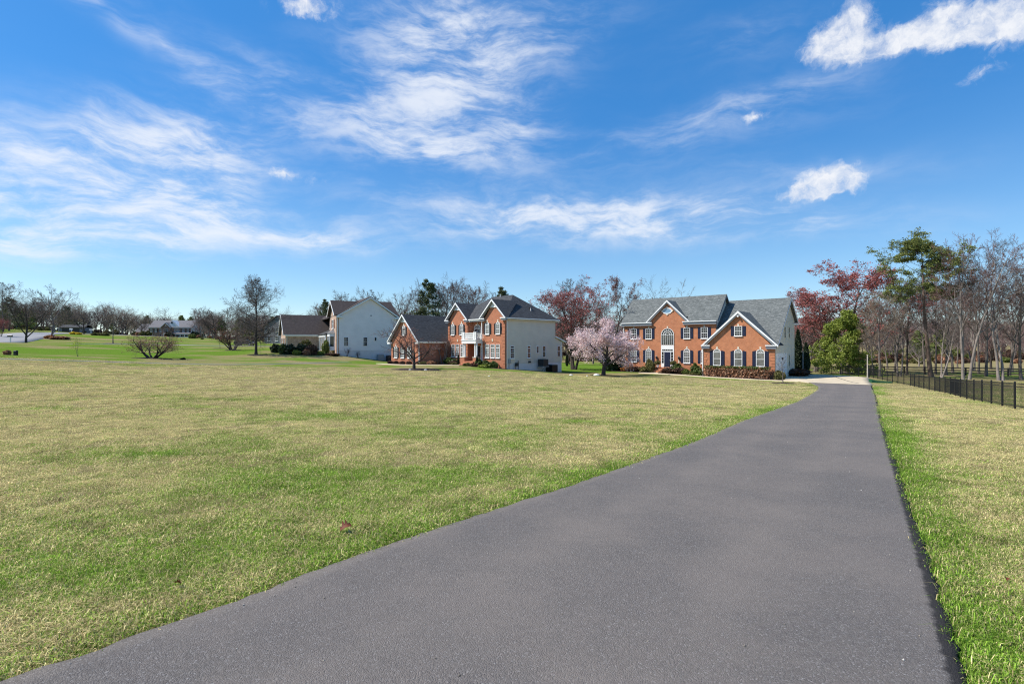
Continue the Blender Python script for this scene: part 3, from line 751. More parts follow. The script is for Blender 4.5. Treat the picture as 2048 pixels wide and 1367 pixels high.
def downspout(h, x, y, z0, z1, material='white_paint'):
    h.part('downspout', MB().box(x - .05, x + .05, y - .05, y + .05, z0, z1), material)


# ---- the orange brick house at the end of the drive
H1 = House('brick_house', 'large orange brick house with grey roof and navy shutters at the end of the drive', (33.645, 64.0), -40.424, -2.8)
def build_h1():
    h = H1; B = -3.3; bo = 'brick_orange'; ym = 2.5
    xl, xr, xc = -22.65, -8.18, -15.42
    h.part('front_wall', MB().prism_y([(xl, B), (xr, B), (xr, 5.0), (-12.35, 5.0), (xc, 8.08), (-18.49, 5.0), (xl, 5.0)], ym, ym + .3), bo)
    h.part('end_wall', MB().prism_x([(ym + .3, B), (9.9, B), (9.9, 5.0), (6.2, 8.75), (ym + .3, 5.2)], xr, xr - .25), 'siding_beige', label='beige siding gable end above the garage roof')
    h.part('end_wall', MB().prism_x([(ym + .3, B), (ym + .3, 5.2), (6.2, 8.75), (9.9, 5.0), (9.9, B)], xl + .02, xl + .25), 'siding_beige')
    h.box('back_wall', 'siding_beige', xl + .3, xr - .3, 9.65, 9.9, B, 5.0)
    # roof
    ex0, ex1 = xl - .32, xr + .36; ey, ez, ry, rz = ym - .42, 5.06, 6.2, 9.06
    pz = lambda y: ez + (rz - ez) * (y - ey) / (ry - ey)
    h.part('roof_slope', MB().slab([(ex0, ey, ez), (-18.3, ey, ez), (-18.3, ym + .32, pz(ym + .32)), (-12.3, ym + .32, pz(ym + .32)), (-12.3, ey, ez), (ex1, ey, ez), (ex1, ry, rz), (ex0, ry, rz)]), 'shingle_grey')
    h.part('roof_slope', MB().slab([(ex0, ry + .002, rz), (ex1, ry + .002, rz), (ex1, 10.3, ez), (ex0, 10.3, ez)]), 'shingle_grey')
    gx, gz, gt, gy = -15.29, 8.36, 5.08, ym - .36
    kk = (rz - ez) / (ry - ey); yb = ey + (gz - ez) / kk + .1
    h.part('gable_roof', MB().slab([(gx, gy, gz), (-18.68, gy, gt), (-18.68, gy + .25, gt), (gx, yb, gz)], .14), 'shingle_grey')
    h.part('gable_roof', MB().slab([(gx, gy, gz), (gx, yb, gz), (-11.9, gy + .25, gt), (-11.9, gy, gt)], .14), 'shingle_grey')
    h.rake(-18.72, gt - .02, gx, gz - .01, gy - .04, gy + .02); h.rake(-11.86, gt - .02, gx, gz - .01, gy - .043, gy + .017)
    h.rake(-18.5, gt - .18, gx, gz - .25, gy + .02, ym - .003, .2, 'grey_trim', 'soffit'); h.rake(-12.08, gt - .18, gx, gz - .25, gy + .02, ym - .006, .2, 'grey_trim', 'soffit')
    for a, b in ((xl - .22, -17.75), (-12.85, xr + .16)):
        h.box('frieze', 'grey_trim', a, b, ym - .36, ym + .0, 4.55, 4.93); h.box('gutter', 'white_paint', a - .06, b + .06, ym - .5, ym - .362, 4.93, 5.05)
    # right hand rake of the main roof, seen edge on
    h.part('rake_board', MB().prism_x([(ey, ez - .08), (ey, ez - .32), (ry, rz - .36), (10.3, ez - .32), (10.3, ez - .08), (ry, rz - .1)][::1], ex1 + .03, ex1 - .02), 'slate_trim')
    h.part('soffit', MB().slab([(xr, ey, ez - .2), (ex1 - .02, ey, ez - .2), (ex1 - .02, ry, rz - .2), (xr, ry, rz - .2)], .06), 'slate_trim')
    # oval gable window
    k = 14; ov = [( -15.38 + .62 * math.cos(2 * math.pi * i / k), 6.72 + .34 * math.sin(2 * math.pi * i / k)) for i in range(k)]
    ow = h.part('oval_window', MB().prism_y(ov, ym - .03, ym), 'glass_blue'); fr = MB()
    big = [(-15.38 + .78 * math.cos(2 * math.pi * i / k), 6.72 + .48 * math.sin(2 * math.pi * i / k)) for i in range(k)]
    for i in range(k):
        j = (i + 1) % k; fr.prism_y([ov[i], big[i], big[j], ov[j]], ym - .07, ym)
    h.part('frame', fr, 'white_paint', ow)
    for a in (0, math.pi / 2, math.pi, 3 * math.pi / 2):
        cx, cz = -15.38 + .84 * math.cos(a), 6.72 + .54 * math.sin(a); h.part('keystone', MB().box(cx - .11, cx + .11, ym - .09, ym, cz - .11, cz + .11), 'cream', ow)
    ups = [(-21.40, -20.40), (-18.86, -17.88), (-12.84, -11.87), (-10.29, -9.32)]
    for a, b in ups: window(h, 'front', ym, a, b, 2.50, 4.11, rows=4, key='cream', shutter='navy', hood='brick_orange')
    for i, (a, b) in enumerate(ups): window(h, 'front', ym, a, b, -1.10, 1.02, arch=.47, rows=4, glass='glass_curtain', key='cream', shutter='navy', hood='brick_orange', radial=4)
    window(h, 'front', ym, -16.34, -14.31, 1.56, 4.10, arch=1.0, cols=6, rows=5, rail=False, key='cream', radial=7, sill=None, fw=.06, hood='brick_orange', name='palladian_window')
    # door case
    e = h.box('door_surround', 'white_paint', -16.34, -14.31, ym - .06, ym, -1.82, 1.48)
    for a, b in ((-16.20, -15.92), (-14.72, -14.44)):
        sl = h.box('sidelight', 'glass', a, b, ym - .075, ym - .05, -1.2, .52)
        for zz in (-.8, -.4, 0.0): h.box('glazing_bar', 'white_paint', a, b, ym - .09, ym - .06, zz, zz + .03, sl)
    tr = h.box('transom', 'glass', -16.15, -14.5, ym - .075, ym - .05, .68, .90)
    for i in range(1, 6): xx = -16.15 + 1.65 * i / 6; h.box('glazing_bar', 'white_paint', xx - .015, xx + .015, ym - .09, ym - .06, .68, .90, tr)
    door(h, 'front', ym - .06, -15.80, -14.83, -1.76, .50, 'navy')
    for a, b in ((-15.87, -15.81), (-14.82, -14.76)): h.box('jamb', 'white_paint', a, b, ym - .13, ym - .055, -1.8, .56)
    for i, (d, zt) in enumerate(((.95, -1.80), (1.30, -2.02), (1.65, -2.24))): h.box('step', bo, -16.85 - .12 * i, -13.8 + .12 * i, ym - d, ym - (0 if i == 0 else d - .347), B, zt)
    lantern(h, -17.05, ym, -.55); lantern(h, -13.55, ym, -.55)
    pl = h.box('number_plate', 'cream', -13.66, -13.50, ym - .02, ym, -1.15, -.62)
    downspout(h, xl + .05, ym - .1, -2.7, 4.6)
    quoins(h, xl, 1, ym, 1.2, 4.5, bo, 8)
    # garage wing
    wl, wr, wc = -9.07, 0.0, -4.48
    h.part('wing_wall', MB().prism_y([(wl, B), (wr, B), (wr, 1.42), (-.30, 1.42), (wc, 5.85), (wl + .3, 1.42), (wl, 1.42)], 0, .3), bo)
    h.box('wing_side_wall', bo, wl, wl + .3, .3, ym, B, 1.5)
    gy, gc, gz, gt = -.36, -4.38, 6.12, 1.55
    kk = (8.17 - 1.55) / 7.8; yb = -.1 + (gz - 1.55) / kk + .1
    h.part('roof_slope', MB().slab([(xr + .002, 2.5, 1.55 + 2.6 * kk), (wl + 1.2, .4, 1.55 + .5 * kk), (.38, -.1, 1.55), (.38, 7.7, 8.17), (xr + .002, 7.7, 8.17)]), 'shingle_grey')
    h.part('roof_slope', MB().slab([(xr + .002, 7.702, 8.17), (.38, 7.702, 8.17), (.38, 12.2, 4.9), (xr + .002, 12.2, 4.9)]), 'shingle_grey')
    h.part('gable_roof', MB().slab([(gc, gy, gz), (-9.18, gy, gt), (-9.18, gy + .25, gt), (gc, yb, gz)], .14), 'shingle_grey')
    h.part('gable_roof', MB().slab([(gc, gy, gz), (gc, yb, gz), (.42, gy + .4, gt), (.42, gy, gt)], .14), 'shingle_grey')
    h.rake(-9.22, gt - .02, gc, gz - .01, gy - .04, gy + .02, .32); h.rake(.46, gt - .02, gc, gz - .01, gy - .043, gy + .017, .32)
    h.rake(-9.0, gt - .18, gc, gz - .3, gy + .02, -.003, .22, 'grey_trim', 'soffit'); h.rake(.24, gt - .18, gc, gz - .3, gy + .02, -.006, .22, 'grey_trim', 'soffit')
    for a, b in ((wl - .15, wl + .95), (wr - 1.0, wr + .2)):
        h.box('eave_return', 'slate_trim', a, b, -.34, .0, 1.05, 1.40); h.box('gutter', 'white_paint', a - .06, b + .06, -.42, -.345, 1.42, 1.55)
    for a in (-7.20, -4.44, -1.70): window(h, 'front', 0, a - .52, a + .52, -1.25, 1.02, arch=.46, rows=2, cols=1, glass='glass_curtain', key='cream', shutter='navy', sw=.44, hood='brick_orange', radial=4)
    window(h, 'front', 0, -4.94, -3.94, 2.77, 4.08, key='cream', shutter='navy', sw=.42, hood='brick_orange')
    quoins(h, wl, 1, 0, -2.75, 1.0, bo, 10); quoins(h, wr, -1, 0, -2.75, 1.0, bo, 10)
    downspout(h, wl - .06, -.06, -2.75, 1.1)
    lm = h.part('gable_floodlight', MB().box(gc - .12, gc + .08, -.42, -.2, 5.3, 5.5), 'white_paint')
    # shaded side wall with the garage doors
    h.part('side_wall', MB().prism_x([(.3, B), (11.5, B), (11.5, 5.0), (7.7, 7.78), (.3, 1.62)], wr, wr - .25), 'siding_beige')
    h.box('back_wall', 'siding_beige', xr + .1, wr - .26, 11.25, 11.5, B, 5.0)
    h.part('rake_board', MB().prism_x([(-.1, 1.47), (-.1, 1.26), (7.7, 7.82), (12.2, 4.55), (12.2, 4.82), (7.7, 8.08)], .42, .37), 'siding_white')
    h.part('eave_return', MB().box(.0, .42, 11.3, 12.15, 4.45, 4.72), 'white_paint')
    h.box('garage_trim', 'white_paint', -.01, .035, .55, 6.6, -2.9, .46)
    garage_door(h, .04, .85, 3.4, -2.85, -.25); garage_door(h, .04, 3.8, 6.35, -2.85, -.25)
    lantern_b = h.box('wall_lantern', 'black_metal', .03, .2, 3.5, 3.68, -.4, -.1)
    h.part('pent_roof', MB().solid([(.0, .2, 1.95), (.45, .2, 1.62), (.45, 2.6, 1.62), (.0, 2.6, 1.95)], [(.0, .2, 1.50), (.45, .2, 1.50), (.45, 2.6, 1.50), (.0, 2.6, 1.50)]), 'shingle_dark')
    for a in (5.0, 7.5): window(h, 'right', 0, a, a + .8, 2.50, 4.05, frame='siding_beige', sill=None, cols=1, rows=2)
    window(h, 'right', 0, 7.6, 8.4, -1.4, .2, frame='siding_beige', sill=None, cols=1, rows=2)
build_h1()

# ---- the brick fronted house with grey siding in the middle
H2 = House('brick_house', 'red brick fronted house with white balcony and grey siding side wall in the middle', (-.952, 68.0), -46.05, -1.8)
def build_h2():
    h = H2; B = -3.4; br = 'brick_red'
    for nm, x0, x1 in (('bay_wall', -4.48, 0.0), ('bay_wall', -12.83, -8.05)):
        c = (x0 + x1) / 2; hw = (x1 - x0) / 2
        h.part(nm, MB().prism_y([(x0, B), (x1, B), (x1, 5.0), (c + .8, 6.78), (c - .8, 6.78), (x0, 5.0)], 0, .3), br)
        gx, gz, gt, gy = c - .02, 7.94, 5.34, -.42; g0, g1 = gx - 2.70, gx + 2.70
        h.part('gable_panel', MB().prism_y([(c - .95, 6.78), (c + .95, 6.78), (c, 7.72)], -.10, .1), 'white_paint')
        yb = 4.6
        h.part('gable_roof', MB().slab([(gx, gy, gz), (g0, gy, gt), (g0, gy + .6, gt), (gx, yb, gz)], .14), 'shingle_dark')
        h.part('gable_roof', MB().slab([(gx, gy, gz), (gx, yb, gz), (g1, gy + .6, gt), (g1, gy, gt)], .14), 'shingle_dark')
        h.rake(g0 - .04, gt - .02, gx, gz - .01, gy - .05, gy + .02, .24); h.rake(g1 + .04, gt - .02, gx, gz - .01, gy - .053, gy + .017, .24)
        h.rake(g0 + .15, gt - .15, gx, gz - .24, gy + .02, -.103, .14, 'grey_trim', 'soffit'); h.rake(g1 - .15, gt - .15, gx, gz - .24, gy + .02, -.106, .14, 'grey_trim', 'soffit')
        for a, b in ((g0 - .05, x0 + .55), (x1 - .55, g1 + .05)):
            h.box('eave_return', 'grey_trim', a + .1, b, -.36, 0, 4.95, 5.2); h.box('gutter', 'white_paint', a, b + .05, -.46, -.365, 5.2, 5.33)
        for a in ((-1.80, -1.0), (-4.04, -3.20)) if x1 == 0 else ((-12.02, -11.2), (-9.86, -9.06)):
            window(h, 'front', 0, a[0], a[1], 3.08, 4.76, arch=.36, cols=2, rows=4, glass='glass_curtain', key='cream', shutter='black_shutter', sw=.36, radial=3)
        for a in ((-4.04, -3.18), (-2.88, -2.07), (-1.80, -1.02)) if x1 == 0 else ((-11.98, -11.16), (-10.83, -10.03), (-9.70, -8.90)):
            window(h, 'front', 0, a[0], a[1], -.22, 1.66, cols=2, rows=4, glass='glass_curtain', transom=1.18, shutter=None)
        k = 8; mid = (-2.53 if x1 == 0 else -10.44); arc = MB(); rx = 1.75
        pts = [(mid + rx * math.cos(math.pi * (i / k)), 1.78 + .34 * math.sin(math.pi * (i / k))) for i in range(k + 1)]
        for i in range(k): arc.prism_y([(pts[i][0], pts[i][1]), (pts[i][0], pts[i][1] + .2), (pts[i + 1][0], pts[i + 1][1] + .2), (pts[i + 1][0], pts[i + 1][1])], -.03, .02)
        ar = h.part('brick_arch', arc, 'brick_orange'); h.part('keystone', MB().prism_y([(mid - .09, 2.05), (mid + .09, 2.05), (mid + .14, 2.42), (mid - .14, 2.42)], -.06, .0), 'cream', ar)
        quoins(h, x0 if x0 < -8 else x1, 1 if x0 < -8 else -1, 0, -1.5, 4.9, br, 14)
        if x0 < -8: quoins(h, x1, -1, 0, -1.5, 4.9, br, 14)
    h.box('bay_side_wall', br, -8.35, -8.05, .3, 1.3, B, 5.0); h.box('bay_side_wall', br, -4.48, -4.18, .3, 1.3, B, 5.0)
    h.box('entry_wall', br, -8.05, -4.48, 1.0, 1.3, B, 5.0)
    h.box('frieze', 'white_paint', -8.0, -4.5, -.1, .02, 4.95, 5.2); h.box('gutter', 'white_paint', -7.6, -5.0, -.30, -.105, 5.18, 5.30)
    window(h, 'front', 1.0, -7.72, -6.2, 2.30, 4.58, arch=.62, cols=4, rows=4, rail=False, key='cream', radial=5, hood='brick_orange', name='arched_window')
    h.box('door_surround', 'white_paint', -7.5, -5.7, .93, 1.0, -.75, 1.5); door(h, 'front', .93, -7.2, -6.25, -.72, 1.42, 'black_metal')
    window(h, 'front', .93, -6.15, -5.8, -.4, 1.3, cols=1, rows=4, rail=False, sill=None, name='sidelight')
    # portico with balcony
    bx0, bx1, by0 = -8.05, -4.85, -1.15
    bal = h.box('balcony', 'white_paint', bx0, bx1, by0, .99, 1.78, 2.24)
    h.box('cornice', 'white_paint', bx0 - .08, bx1 + .08, by0 - .08, -.02, 2.24, 2.34, bal)
    for x in (bx0 + .1, bx1 - .1, bx0 + .42, bx1 - .42):
        h.box('rail_post', 'white_paint', x - .1, x + .1, by0 + .02, by0 + .22, 2.34, 3.42, bal)
    h.box('handrail', 'white_paint', bx0 + .53, bx1 - .53, by0 + .07, by0 + .17, 3.22, 3.30, bal); h.box('bottom_rail', 'white_paint', bx0 + .53, bx1 - .53, by0 + .08, by0 + .16, 2.44, 2.50, bal)
    for i in range(18):
        x = bx0 + .58 + (bx1 - bx0 - 1.16) * (i + .5) / 18; h.box('baluster', 'white_paint', x - .025, x + .025, by0 + .1, by0 + .14, 2.50, 3.22, bal)
    for x in (bx1 - .1, bx0 + .1):
        h.box('handrail', 'white_paint', x - .05, x + .05, by0 + .23, .95, 3.22, 3.30, bal); h.box('bottom_rail', 'white_paint', x - .04, x + .04, by0 + .23, .95, 2.44, 2.50, bal)
        for i in range(13):
            y = by0 + .3 + (1.75) * (i + .5) / 13; h.box('baluster', 'white_paint', x - .02, x + .02, y - .025, y + .025, 2.50, 3.22, bal)
    for x in (bx0 + .28, bx1 - .28):
        h.box('pedestal', br, x - .38, x + .38, by0 + .0, by0 + .6, B, -.25); h.box('pedestal_cap', 'cream', x - .42, x + .42, by0 - .04, by0 + .64, -.25, -.16)
        for dx in (-.2, .2): h.part('column', MB().cyl((x + dx, by0 + .3), .13, -.16, 1.78, 10, .11), 'white_paint')
    for i, zt in enumerate((-.78, -.98, -1.18)): h.box('step', br, -7.6, -5.3, by0 - .1 - .36 * i if i else by0 - .1, .93 if i == 0 else by0 - .1 - .36 * (i - 1) - .003, B, zt)
    downspout(h, -4.75, -.07, -1.5, 5.0)
    # main hip roof
    e0, e1, f0, f1, ez = -13.15, .38, -.12, 10.85, 5.34; rx0, rx1, ry, rz = -8.5, -4.15, 5.5, 9.06
    pz = lambda y: ez + (rz - ez) * (y - f0) / (ry - f0)
    h.part('roof_slope', MB().slab([(-7.75, f0, ez), (-4.75, f0, ez), (-4.75, .34, pz(.34)), (e1 - .4, .34, pz(.34)), (rx1, ry, rz), (rx0, ry, rz), (e0 + .4, .34, pz(.34)), (-7.75, .34, pz(.34))]), 'shingle_dark')
    h.part('roof_slope', MB().slab([(e1, f0, ez), (e1, f1, ez), (rx1, ry, rz)]), 'shingle_dark'); h.part('roof_slope', MB().slab([(e0, f1, ez), (e0, f0, ez), (rx0, ry, rz)]), 'shingle_dark')
    h.part('roof_slope', MB().slab([(e1, f1, ez), (e0, f1, ez), (rx0, ry, rz), (rx1, ry, rz)]), 'shingle_dark')
    vt = h.box('roof_vent', 'black_metal', -1.75, -1.35, 6.3, 6.7, 6.6, 7.05)
    h.part('vent_pipe', MB().cyl((-1.1, 6.2), .06, 6.2, 6.95, 8), 'white_paint'); h.part('vent_pipe', MB().cyl((-6.6, 5.2), .06, 8.6, 9.3, 8), 'white_paint')
    # shaded side wall
    h.part('side_wall', MB().prism_x([(.3, -1.0), (10.34, -1.0), (10.34, 5.15), (.3, 5.15)], 0, -.25), 'siding_grey')
    h.box('foundation', 'parge', -.26, -.03, .3, 11.85, -3.6, -1.0); h.box('corner_board', 'white_paint', -.02, .03, .31, .43, -1.7, 5.05); h.box('corner_board', 'siding_grey', -.02, .03, 10.23, 10.34, 2.8, 5.05)
    h.box('fascia', 'cream', .02, .34, -.1, 10.8, 5.02, 5.14); h.box('gutter', 'white_paint', .345, .47, -.2, 10.9, 5.17, 5.31)
    h.part('sunroom_wall', MB().prism_x([(10.342, -1.0), (11.87, -1.0), (11.87, 2.05), (10.342, 2.62)], 0, -.25), 'siding_grey')
    h.box('sunroom_back_wall', 'siding_grey', -7, -.26, 11.62, 11.87, -3.5, 2.0); h.box('corner_board', 'white_paint', -.02, .03, 11.76, 11.88, -1.0, 2.0)
    h.part('sunroom_roof', MB().slab([(.3, 10.342, 2.85), (.3, 12.6, 2.06), (-7, 12.6, 2.06), (-7, 10.342, 2.85)], .16), 'white_paint')
    h.box('back_wall', 'siding_grey', -12.8, -.26, 10.1, 10.34, -3.5, 5.1); h.box('end_wall', 'siding_grey', -12.83, -12.6, .3, 10.1, -3, 5.1)
    window(h, 'right', 0, .92, 1.70, -.30, 1.46, cols=2, rows=4, transom=1.12); window(h, 'right', 0, 4.28, 5.0, -.28, 1.45, cols=2, rows=4, transom=1.08)
    window(h, 'right', 0, 6.22, 6.68, .34, 1.42, cols=1, rows=2, rail=False, sill=None, frame='siding_pale'); window(h, 'right', 0, 7.45, 8.18, -.24, 1.45, cols=1, rows=2, sill=None, frame='siding_pale'); window(h, 'right', 0, 10.73, 11.45, -.22, 1.44, cols=1, rows=2, sill=None, frame='siding_pale')
    mt = h.box('meter_box', 'steel', .0, .18, .55, .95, -.95, -.35); h.box('conduit', 'steel', .02, .08, .70, .76, -1.75, -.95, mt)
    gm = h.box('gas_meter', 'dark_metal', .08, .40, 1.85, 2.25, -1.35, -.9); h.box('pipe', 'dark_metal', .18, .24, 2.3, 2.36, -1.9, -.6, gm); h.box('pipe', 'dark_metal', .18, .24, 1.7, 1.76, -1.9, -1.1, gm)
    h.box('hose_reel', 'dark_metal', .0, .16, 4.55, 4.95, -.98, -.72)
    # garage wing on the left
    w0, w1, yf, c = -20.70, -13.06, -5.3, -16.88
    h.part('wing_wall', MB().prism_y([(w0, B), (w1, B), (w1, 1.95), (c + 1.05, 5.02), (c - 1.05, 5.02), (w0, 1.95)], yf, yf + .3), br)
    h.part('gable_panel', MB().prism_y([(c - 1.15, 5.02), (c + 1.15, 5.02), (c, 6.05)], yf - .1, yf + .1), 'white_paint')
    h.box('wing_side_wall', br, w1 - .3, w1, yf + .3, .6, B, 1.95); h.box('wing_side_wall', br, w0, w0 + .3, yf + .3, 6, B, 1.95); h.box('wing_back_wall', br, w0 + .3, w1 - .3, 5.7, 6, B, 1.95)
    gy, gz, gt = yf - .42, 6.24, 2.14; g0, g1 = c - 4.32, c + 4.32
    h.part('wing_roof', MB().slab([(c, gy, gz), (g0, gy, gt), (g0, 6.4, gt), (c, 6.4, gz)], .14), 'shingle_dark'); h.part('wing_roof', MB().slab([(c, gy, gz), (c, 6.4, gz), (g1, 6.4, gt), (g1, gy, gt)], .14), 'shingle_dark')
    h.rake(g0 - .04, gt - .02, c, gz - .01, gy - .05, gy + .02, .26); h.rake(g1 + .04, gt - .02, c, gz - .01, gy - .053, gy + .017, .26)
    h.rake(g0 + .2, gt - .18, c, gz - .26, gy + .02, yf - .103, .16, 'grey_trim', 'soffit'); h.rake(g1 - .2, gt - .18, c, gz - .26, gy + .02, yf - .106, .16, 'grey_trim', 'soffit')
    h.box('eave_return', 'white_paint', g1 - .75, g1 + .02, gy - .02, yf - .002, 1.72, 1.98); h.box('eave_return', 'white_paint', g0 - .02, g0 + .75, gy - .02, yf - .002, 1.72, 1.98)
    h.box('gutter', 'white_paint', g1 + .005, g1 + .13, gy, -.5, 1.98, 2.1); h.box('fascia', 'white_paint', w1 + .01, g1, gy + .3, -.5, 1.80, 1.97)
    for a in (-19.25, -17.30, -15.40): window(h, 'front', yf, a - .44, a + .44, -.42, 1.40, arch=.34, cols=2, rows=4, glass='glass_curtain', key='cream', shutter='black_shutter', sw=.36, radial=3)
    window(h, 'front', yf, -17.36, -16.50, 3.05, 4.52, arch=.34, cols=2, rows=4, glass='glass_curtain', key='cream', shutter='black_shutter', sw=.36, radial=3)
    downspout(h, w1 + .08, yf + .1, -1.4, 1.8)
build_h2()

# ---- the third house, seen from its siding end
H3 = House('siding_house', 'house with tall pale grey siding gable end, brown roof and white bay window', (-31.14, 90.0), -59.29, -.8)
def build_h3():
    h = H3; B = -3.0; bm = 'brick_mixed'
    h.part('side_wall', MB().prism_x([(.0, .53), (10.55, .53), (10.55, 6.75), (5.6, 10.2), (.0, 6.75)], 0, -.25), 'siding_pale')
    h.box('foundation', 'parge', -.27, -.03, .0, 10.5, B, .53)
    for a, z0, z1, w in ((.82, 1.34, 3.0, .8), (4.28, 1.34, 3.0, .8)): window(h, 'right', 0, a, a + w, z0, z1, cols=3, rows=4, sill=None)
    window(h, 'right', 0, 6.35, 6.80, 2.28, 3.02, cols=1, rows=1, rail=False, sill=None)
    e0, e1 = -17.5, .42; ez, ry, rz = 6.86, 5.6, 10.55
    h.part('roof_slope', MB().slab([(e0, -.5, ez), (e1, -.5, ez), (e1, ry, rz), (e0 + 4, ry, rz)]), 'shingle_brown'); h.part('roof_slope', MB().slab([(e0 + 4, ry + .002, rz), (e1, ry + .002, rz), (e1, 11.1, ez), (e0, 11.1, ez)]), 'shingle_brown')
    h.part('roof_slope', MB().slab([(e0, -.5, ez), (e0 + 4, ry, rz), (e0, 11.1, ez)]), 'shingle_brown')
    h.part('rake_board', MB().prism_x([(-.5, ez - .08), (-.5, ez - .34), (ry, rz - .42), (11.1, ez - .34), (11.1, ez - .08), (ry, rz - .12)], e1 + .04, e1 - .02), 'white_paint')
    h.part('soffit', MB().prism_x([(-.4, ez - .2), (ry, rz - .25), (11.0, ez - .2), (11.0, ez - .26), (ry, rz - .31), (-.4, ez - .26)][::-1], e1 - .03, .0), 'white_paint')
    h.box('eave_return', 'white_paint', .0, .44, -.45, .55, 6.45, 6.75); h.box('eave_return', 'white_paint', .0, .44, 10.1, 11.0, 6.45, 6.75)
    h.part('vent_pipe', MB().cyl((-8, 4.9), .07, 9.9, 10.9, 8), 'dark_metal'); h.box('wall_vent', 'grey_trim', .0, .05, 5.6, 5.9, 6.9, 7.1)
    # brick front bay
    c = -3.05; g0, g1 = -6.25, .15; gy = -.95
    h.part('bay_wall', MB().prism_y([(-6.0, B), (-.02, B), (-.02, 6.8), (c, 9.35), (-6.0, 6.8)], -.45, -.15), bm); h.box('bay_side_wall', bm, -6.0, -5.7, -.15, 1.2, B, 6.8); h.box('corner_wall', bm, -.30, -.02, -.15, .0, B, 6.8)
    h.part('gable_roof', MB().slab([(c, gy, 9.8), (g0, gy, 6.95), (g0, .6, 6.95), (c, 4.6, 9.8)], .14), 'shingle_brown'); h.part('gable_roof', MB().slab([(c, gy, 9.8), (c, 4.6, 9.8), (g1 + .2, .2, 6.95), (g1 + .2, gy, 6.95)], .14), 'shingle_brown')
    h.rake(g0 - .04, 6.93, c, 9.79, gy - .05, gy + .02, .3); h.rake(g1 + .24, 6.93, c, 9.79, gy - .053, gy + .017, .3)
    window(h, 'front', -.45, -3.9, -2.2, 4.6, 6.2, cols=4, rows=4, glass='glass_curtain', shutter='brown_shutter', sw=.7)
    bay = h.part('bay_window', MB().solid([(-4.6, -.46, 3.7), (-4.1, -1.25, 3.7), (-2.0, -1.25, 3.7), (-1.5, -.46, 3.7)][::1], [(-4.6, -.46, .55), (-4.1, -1.25, .55), (-2.0, -1.25, .55), (-1.5, -.46, .55)]), 'white_paint')
    h.part('bay_roof', MB().solid([(-4.0, -.46, 4.3), (-3.6, -.6, 4.3), (-2.5, -.6, 4.3), (-2.1, -.46, 4.3)], [(-4.75, -.46, 3.7), (-4.2, -1.4, 3.7), (-1.9, -1.4, 3.7), (-1.35, -.46, 3.7)]), 'shingle_taupe', bay)
    for a, b in ((-4.0, -3.1), (-3.0, -2.1)): window(h, 'front', -1.25, a, b, 1.2, 3.2, cols=2, rows=4)
    g = h.part('bay_pane', MB().solid([(-1.93, -1.16, 3.1), (-1.58, -.6, 3.1), (-1.56, -.6, 3.1), (-1.91, -1.17, 3.1)], [(-1.93, -1.16, 1.3), (-1.58, -.6, 1.3), (-1.56, -.6, 1.3), (-1.91, -1.17, 1.3)]), 'glass', bay)
    downspout(h, .04, -.25, -.4, 6.6)
    # recessed siding front and porch
    h.box('entry_wall', 'siding_white', -12.0, -6.0, 1.0, 1.25, B, 6.7)
    h.part('upper_dormer', MB().box(-9.4, -6.6, .2, 1.0, 4.4, 6.7), 'siding_white')
    for a in (-9.2, -8.0): window(h, 'front', .2, a, a + 1.0, 4.7, 6.4, cols=2, rows=4)
    h.part('hip_roof', MB().slab([(-12.5, -.9, 6.6), (-6.0, -.9, 6.6), (-6.0, 3.0, 8.4), (-11, 3.0, 8.4)], .12), 'shingle_brown')
    pr = h.part('porch_roof', MB().slab([(-12.2, -1.7, 3.55), (-4.9, -1.7, 3.55), (-4.9, 1.0, 4.75), (-12.2, 1.0, 4.75)], .12), 'shingle_dark')
    h.box('porch_beam', 'white_paint', -12.1, -5.0, -1.55, -1.3, 3.1, 3.42, pr)
    for x in (-5.1, -7.0, -9.0, -11.0): h.part('porch_column', MB().cyl((x, -1.42), .14, .5, 3.1, 8), 'white_paint')
    h.box('porch_floor', 'concrete', -12.0, -5.0, -1.7, 1.0, B, .5)
    for x in (-5.6, -6.4, -7.6, -8.4): h.box('porch_baluster', 'white_paint', x - .03, x + .03, -1.45, -1.39, .5, 1.3)
    h.box('porch_rail', 'white_paint', -8.9, -5.2, -1.46, -1.38, 1.3, 1.37)
    door(h, 'front', 1.0, -9.5, -8.5, .55, 2.65, 'black_metal')
    # garage wing reaching forward
    w0, w1, yf, c = -20.0, -12.0, -7.5, -16.0
    h.part('wing_wall', MB().prism_y([(w0, B), (w1, B), (w1, 3.4), (c, 7.1), (w0, 3.4)], yf, yf + .3), bm); h.box('wing_side_wall', bm, w1 - .3, w1, yf + .3, 1.0, B, 3.4); h.box('wing_side_wall', bm, w0, w0 + .3, yf + .3, 5, B, 3.4)
    gy, gz, gt = yf - .45, 7.62, 3.62; g0, g1 = c - 4.35, c + 4.35
    h.part('wing_roof', MB().slab([(c, gy, gz), (g0, gy, gt), (g0, 5.0, gt), (c, 5.0, gz)], .14), 'shingle_brown'); h.part('wing_roof', MB().slab([(c, gy, gz), (c, 5.0, gz), (g1, 5.0, gt), (g1, gy, gt)], .14), 'shingle_brown')
    h.rake(g0 - .04, gt - .02, c, gz - .01, gy - .05, gy + .02, .3); h.rake(g1 + .04, gt - .02, c, gz - .01, gy - .053, gy + .017, .3)
    h.box('gutter', 'white_paint', g1, g1 + .13, gy, .6, 3.42, 3.58); h.box('fascia', 'white_paint', w1 + .01, g1, gy + .4, .6, 3.18, 3.41)
    for a in (-18.6, -16.0, -13.4): window(h, 'front', yf, a - .45, a + .45, 1.2, 2.9, cols=2, rows=4, glass='glass_curtain', shutter='brown_shutter', sw=.4)
    window(h, 'front', yf, c - .4, c + .4, 4.5, 6.0, cols=2, rows=4, glass='glass_curtain')
